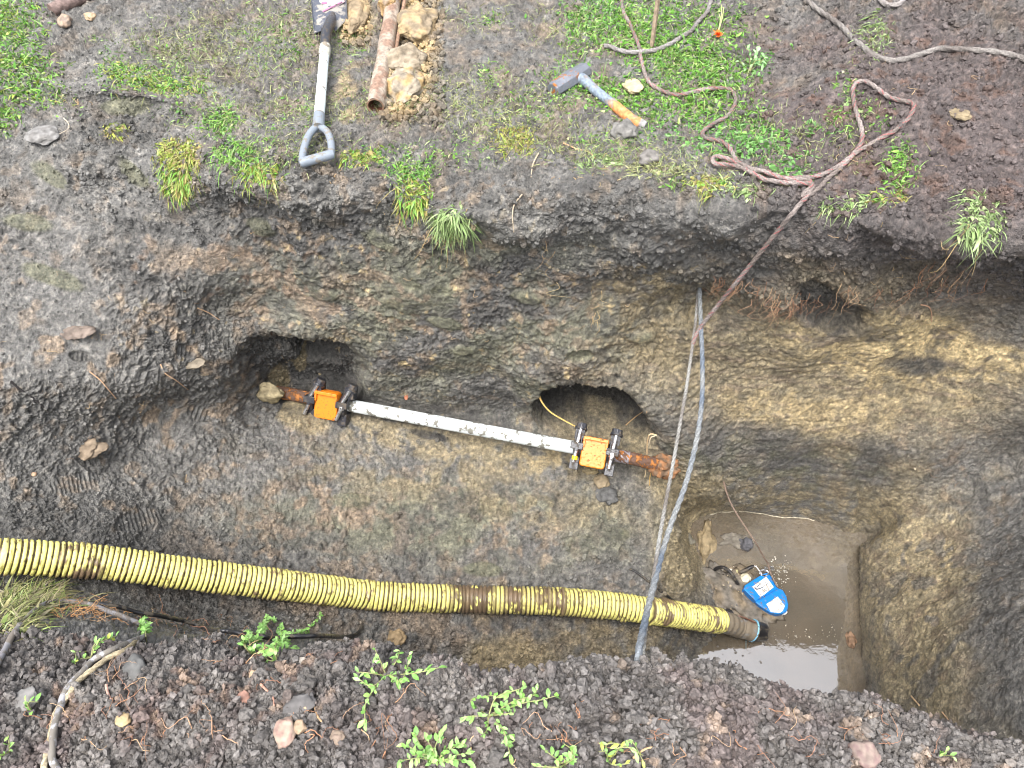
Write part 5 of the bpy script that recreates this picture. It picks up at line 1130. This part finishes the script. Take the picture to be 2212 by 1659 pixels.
# ------------------------------------------------------------------ blue pump in the pit
def Pw(x, y, z): return np.array(P(*kg(x, y), z))
pu = empty('water_pump', Vector(Pw(1200, 900, WZ)), 'bright blue pump with two white labels half sunk in muddy water', 'pump'); UO = np.array(pu.location)
zt = -1.765
def drop(pts, z): return [Pw(x, y, z) - UO for x, y in pts]
mb = MB(); up_p = [(845,830),(870,770),(1075,640),(1200,565),(1250,575),(1310,640),(1360,740),(1400,805),(1250,890),(1105,990),(1050,1030)]
put(mb, prism(drop(up_p, zt)[::-1], (0, 0, -.10)))
lo_p = [(1035,1035),(1105,985),(1250,885),(1395,810),(1490,850),(1545,950),(1575,1080),(1560,1180),(1500,1225),(1400,1240),(1290,1215),(1180,1150),(1080,1080)]
put(mb, prism(drop(lo_p, zt - .012)[::-1], (0, 0, -.09))); mb.build('housing', M_BLUE, pu, bevel=.004, sharp=30)
mb = MB(); mb.tube(catmull(np.array(drop([(1110,985),(1250,895),(1390,815)], zt - .001)), 10), .0045, 10); mb.build('seam', M_BLUE, pu)
mb = MB(); put(mb, prism(drop([(990,795),(1215,635),(1335,805),(1125,970)], zt)[::-1], (0, 0, .0022))); lb = mb.build('label', M_LABEL, pu, smooth=False); lb['label'] = 'upper white label with a dark swoosh logo and small print'
mb = MB(); put(mb, prism(drop([(1215,1080),(1400,955),(1515,1110),(1480,1190),(1430,1225),(1290,1205)], zt - .012)[::-1], (0, 0, .0022)))
lb2 = mb.build('label', M_LABEL, pu, smooth=False); lb2['label'] = 'lower white label, almost blank'
mb = MB(); rg = np.random.default_rng(5)
def bar(x, y, L_, wd=9, z=zt):
    d = np.array([math.cos(R(-35)), math.sin(R(-35))]); n2 = np.array([-d[1], d[0]]); a = np.array([x, y])
    q = [a, a + d * L_, a + d * L_ + n2 * wd, a + n2 * wd]; put(mb, prism([Pw(*t, z + .0022) - UO for t in q][::-1], (0, 0, .0007)))
sw = [(1030,790),(1022,815),(1035,838),(1070,846),(1120,832),(1180,800),(1175,790),(1115,815),(1070,828),(1045,820),(1040,800)]
put(mb, prism([Pw(*t, zt + .0022) - UO for t in sw][::-1], (0, 0, .0007)))
for (x, y, n, g, wd) in [(1060,790,5,24,16),(1190,730,2,22,14),(1180,780,4,20,9),(1105,868,5,20,8),(1110,895,8,20,7),(1115,925,9,19,7)]:
    for k in range(n): bar(x + k * g * .82, y - k * g * .57, g * rg.uniform(.45, .75), wd)
q_ = mb.build('label_print', M_PRINT, lb, smooth=False); q_['kind'] = 'stuff'
mb = MB()
for (x, y, n) in [(1330,1130,4),(1345,1160,3)]:
    for k in range(n): bar(x + k * 18, y - k * 12, 9, 5, zt - .012)
q_ = mb.build('label_print', M_PRINT, lb2, smooth=False); q_['kind'] = 'stuff'
mb = MB(); mb.tube(catmull(np.array(drop([(840,835),(940,930),(1040,1030),(1130,1120),(1220,1185),(1330,1225),(1430,1245),(1520,1235),(1550,1200)], WZ + .012)), 40), .0042, 8); mb.build('white_rim', M_LABEL, pu)
mb = MB(); mb.tube(catmull(np.array([Pw(375,540,-1.82), Pw(400,505,-1.79), Pw(480,480,-1.765), Pw(560,500,-1.755), Pw(640,570,-1.75), Pw(700,660,-1.76), Pw(755,755,-1.80)]) - UO, 30), .0085, 14); mb.build('outlet_tube', M_BLACK, pu)
mb = MB(); mb.tube(np.linspace(Pw(790,570,-1.775), Pw(1015,455,-1.76), 8) - UO, [.006, .009, .009, .009, .009, .009, .009, .006], 12); mb.build('handle_grip', M_BLACK, pu)
mb = MB(); mb.tube(catmull(np.array([Pw(1010,460,-1.76), Pw(1045,465,-1.76), Pw(1095,525,-1.762), Pw(1145,585,-1.765)]) - UO, 12), .0022, 8); mb.build('handle_wire', M_STEEL, pu)
mb = MB(); c0_ = Pw(1180,570,-1.762) - UO
mb.tube(np.array([c0_ + .016 * np.array([math.cos(a) * 1.3, math.sin(a) * .9, 0]) for a in np.linspace(0, 6.28, 24)]), .0035, 8)
mb.tube(np.linspace(Pw(1195,545,-1.765), Pw(1205,470,-1.75), 4) - UO, .006, 12)
mb.tube(catmull(np.array([Pw(1230,500,-1.76), Pw(1290,470,-1.75), Pw(1330,500,-1.76), Pw(1290,520,-1.77)]) - UO, 12), .0035, 8); mb.build('shackle', M_STEEL, pu)
mb = MB(); lay_rope(mb, catmull(np.array([Pw(1400,800,-1.755), Pw(1340,690,-1.75), Pw(1280,560,-1.745), Pw(1240,420,-1.75), Pw(1180,330,-1.70), Pw(1100,180,-1.62), Pw(1010,30,-1.55), np.array(P(1580,1090,-1.5)), np.array(P(1560,1030,-1.38)), np.array(P(1540,960,-1.2))]), 60), .0038, 3, .02, (.20,.15,.12), (.26,.19,.15), 12)
tag(mb.build('pump_cord', M_ROPE), 'thin brown cord running from the blue pump up the pit wall', 'cord')
rock('cream lump of foam floating beside the blue pump', Vector(Pw(880, 655, -1.80)), (.026,.023,.018), (.62,.58,.42), 71, name='foam_lump', cat='foam', rough=.12, facet=.6, col2=(.66,.63,.5))
rock('small yellowish foam scrap behind the cream lump', Vector(Pw(725, 570, -1.81)), (.015,.017,.012), (.45,.42,.22), 72, name='foam_lump', cat='foam', rough=.15, facet=.6)
rock('dark clod standing in the water near the far edge of the pit', Vector(Pw(890, 110, -1.81)), (.032,.030,.028), (.10,.10,.11), 73, name='clod', cat='clod', rough=.25, mat=M_CLAYL)
rock('low mud islet left of the dark clod in the water', Vector(Pw(700, 60, -1.828)), (.075,.035,.020), (.16,.145,.12), 74, name='mud_islet', cat='mud', rough=.35, mat=M_CLAYL, fine=4)
rock('tan ridge of clay running into the water', Vector(Pw(230, 90, -1.835)), (.045,.11,.045), (.24,.19,.115), 75, name='clay_ridge', cat='clay', rough=.25, mat=M_CLAYL, rot=-14, fine=4)
rock('rounded grey lump at the left corner of the water', Vector(P(1480, 1168, -1.82)), (.040,.036,.030), (.16,.15,.12), 76, name='clod', cat='clod', rough=.22, mat=M_CLAYL)
rock('mud spit with pebbles between the hose end and the pump', Vector(Pw(640, 960, -1.835)), (.20,.13,.045), (.15,.135,.115), 77, name='mud_spit', cat='mud', rough=.28, mat=M_CLAYL, rot=-38, fine=4, freq=2.4, col2=(.2,.16,.11))
# pebbles on the spit and floating bits (stuff)
rg = np.random.default_rng(70); Vs, Fs_, Cs = [], [], []; cnt = 0
def bit(pos, r, col):
    global cnt
    v_ = ICO * (1 + .25 * rg.normal(size=(12, 1))) * np.array([1, .8, .6]) * r; a = rg.random() * 6.28; c, s_ = math.cos(a), math.sin(a)
    v_ = v_ @ np.array([[c, s_, 0], [-s_, c, 0], [0, 0, 1]]) + pos; Vs.append(v_); Fs_.append(ICF + cnt); Cs.append(np.tile(col, (12, 1))); cnt += 12
pal = [(.32,.26,.17),(.40,.34,.24),(.14,.13,.12),(.22,.19,.15),(.5,.46,.4)]
for _ in range(420):
    x, y = 620 + rg.normal() * 210, 900 + rg.normal() * 170; 
    if not (60 < x < 1020): continue
    bit(Pw(x, y, -1.815 + rg.random() * .03 - abs(x - 600) * .00004), .002 + .006 * rg.random() ** 2, np.array(pal[rg.integers(5)]))
for _ in range(90): bit(Pw(1430 + rg.normal() * 130, 560 + rg.normal() * 160, WZ + .001), .0015 + .004 * rg.random() ** 2, np.array([.34,.32,.28]) * rg.uniform(.6, 1.5))
for _ in range(60):
    bit(np.array(P(1560 + rg.normal() * 60, 1385 + rg.normal() * 25, WZ + .001)), .002 + .006 * rg.random() ** 2, np.array([.12,.11,.10]) * rg.uniform(.6, 1.6))
for _ in range(60):
    bit(np.array(P(rg.uniform(1620, 1820), 1370 + rg.normal() * 12, WZ + .001)), .0015 + .003 * rg.random() ** 2, np.array([.30,.28,.24]) * rg.uniform(.6, 1.6))
o = mesh_np('pebbles', np.concatenate(Vs), np.concatenate(Fs_), M_STONE, smooth=False); cc = np.concatenate(Cs); col_attr(o, 'tint', np.c_[cc, np.ones(len(cc))]); tag(o, 'small pebbles and floating bits round the blue pump', 'pebbles', kind='stuff')
# pale scum line where the water meets the far pit wall
sl_ = []
for u_ in np.arange(1536, 1842, 6):
    j = int(np.searchsorted(ug, u_)); col_ = X[:, j, 2]; rr_ = np.where((rowid >= 9) & (rowid <= 11) & (col_ < WZ))[0]
    if len(rr_): sl_.append(X[rr_[0], j] * [1, 1, 0] + [0, -.004, WZ + .002])
sl_ = np.array(sl_); sl_[1:-1] = .25 * sl_[:-2] + .5 * sl_[1:-1] + .25 * sl_[2:]
mb = MB(); cs_ = catmull(sl_[:int(len(sl_) * .75)], 160); mb.tube(cs_, .0022 + .0012 * np.abs(np.sin(np.arange(160) * .35)) - .0008, 6, col=(.5,.46,.36)); tag(mb.build('scum_line', M_TINT), 'pale foam line along the far edge of the water', 'foam', kind='stuff')
rock('reddish clod at the right edge of the water', Vector(P(1838, 1382, WZ)), (.020,.034,.02), (.22,.14,.09), 78, name='clod', cat='clod', rough=.25, mat=M_CLAYL)
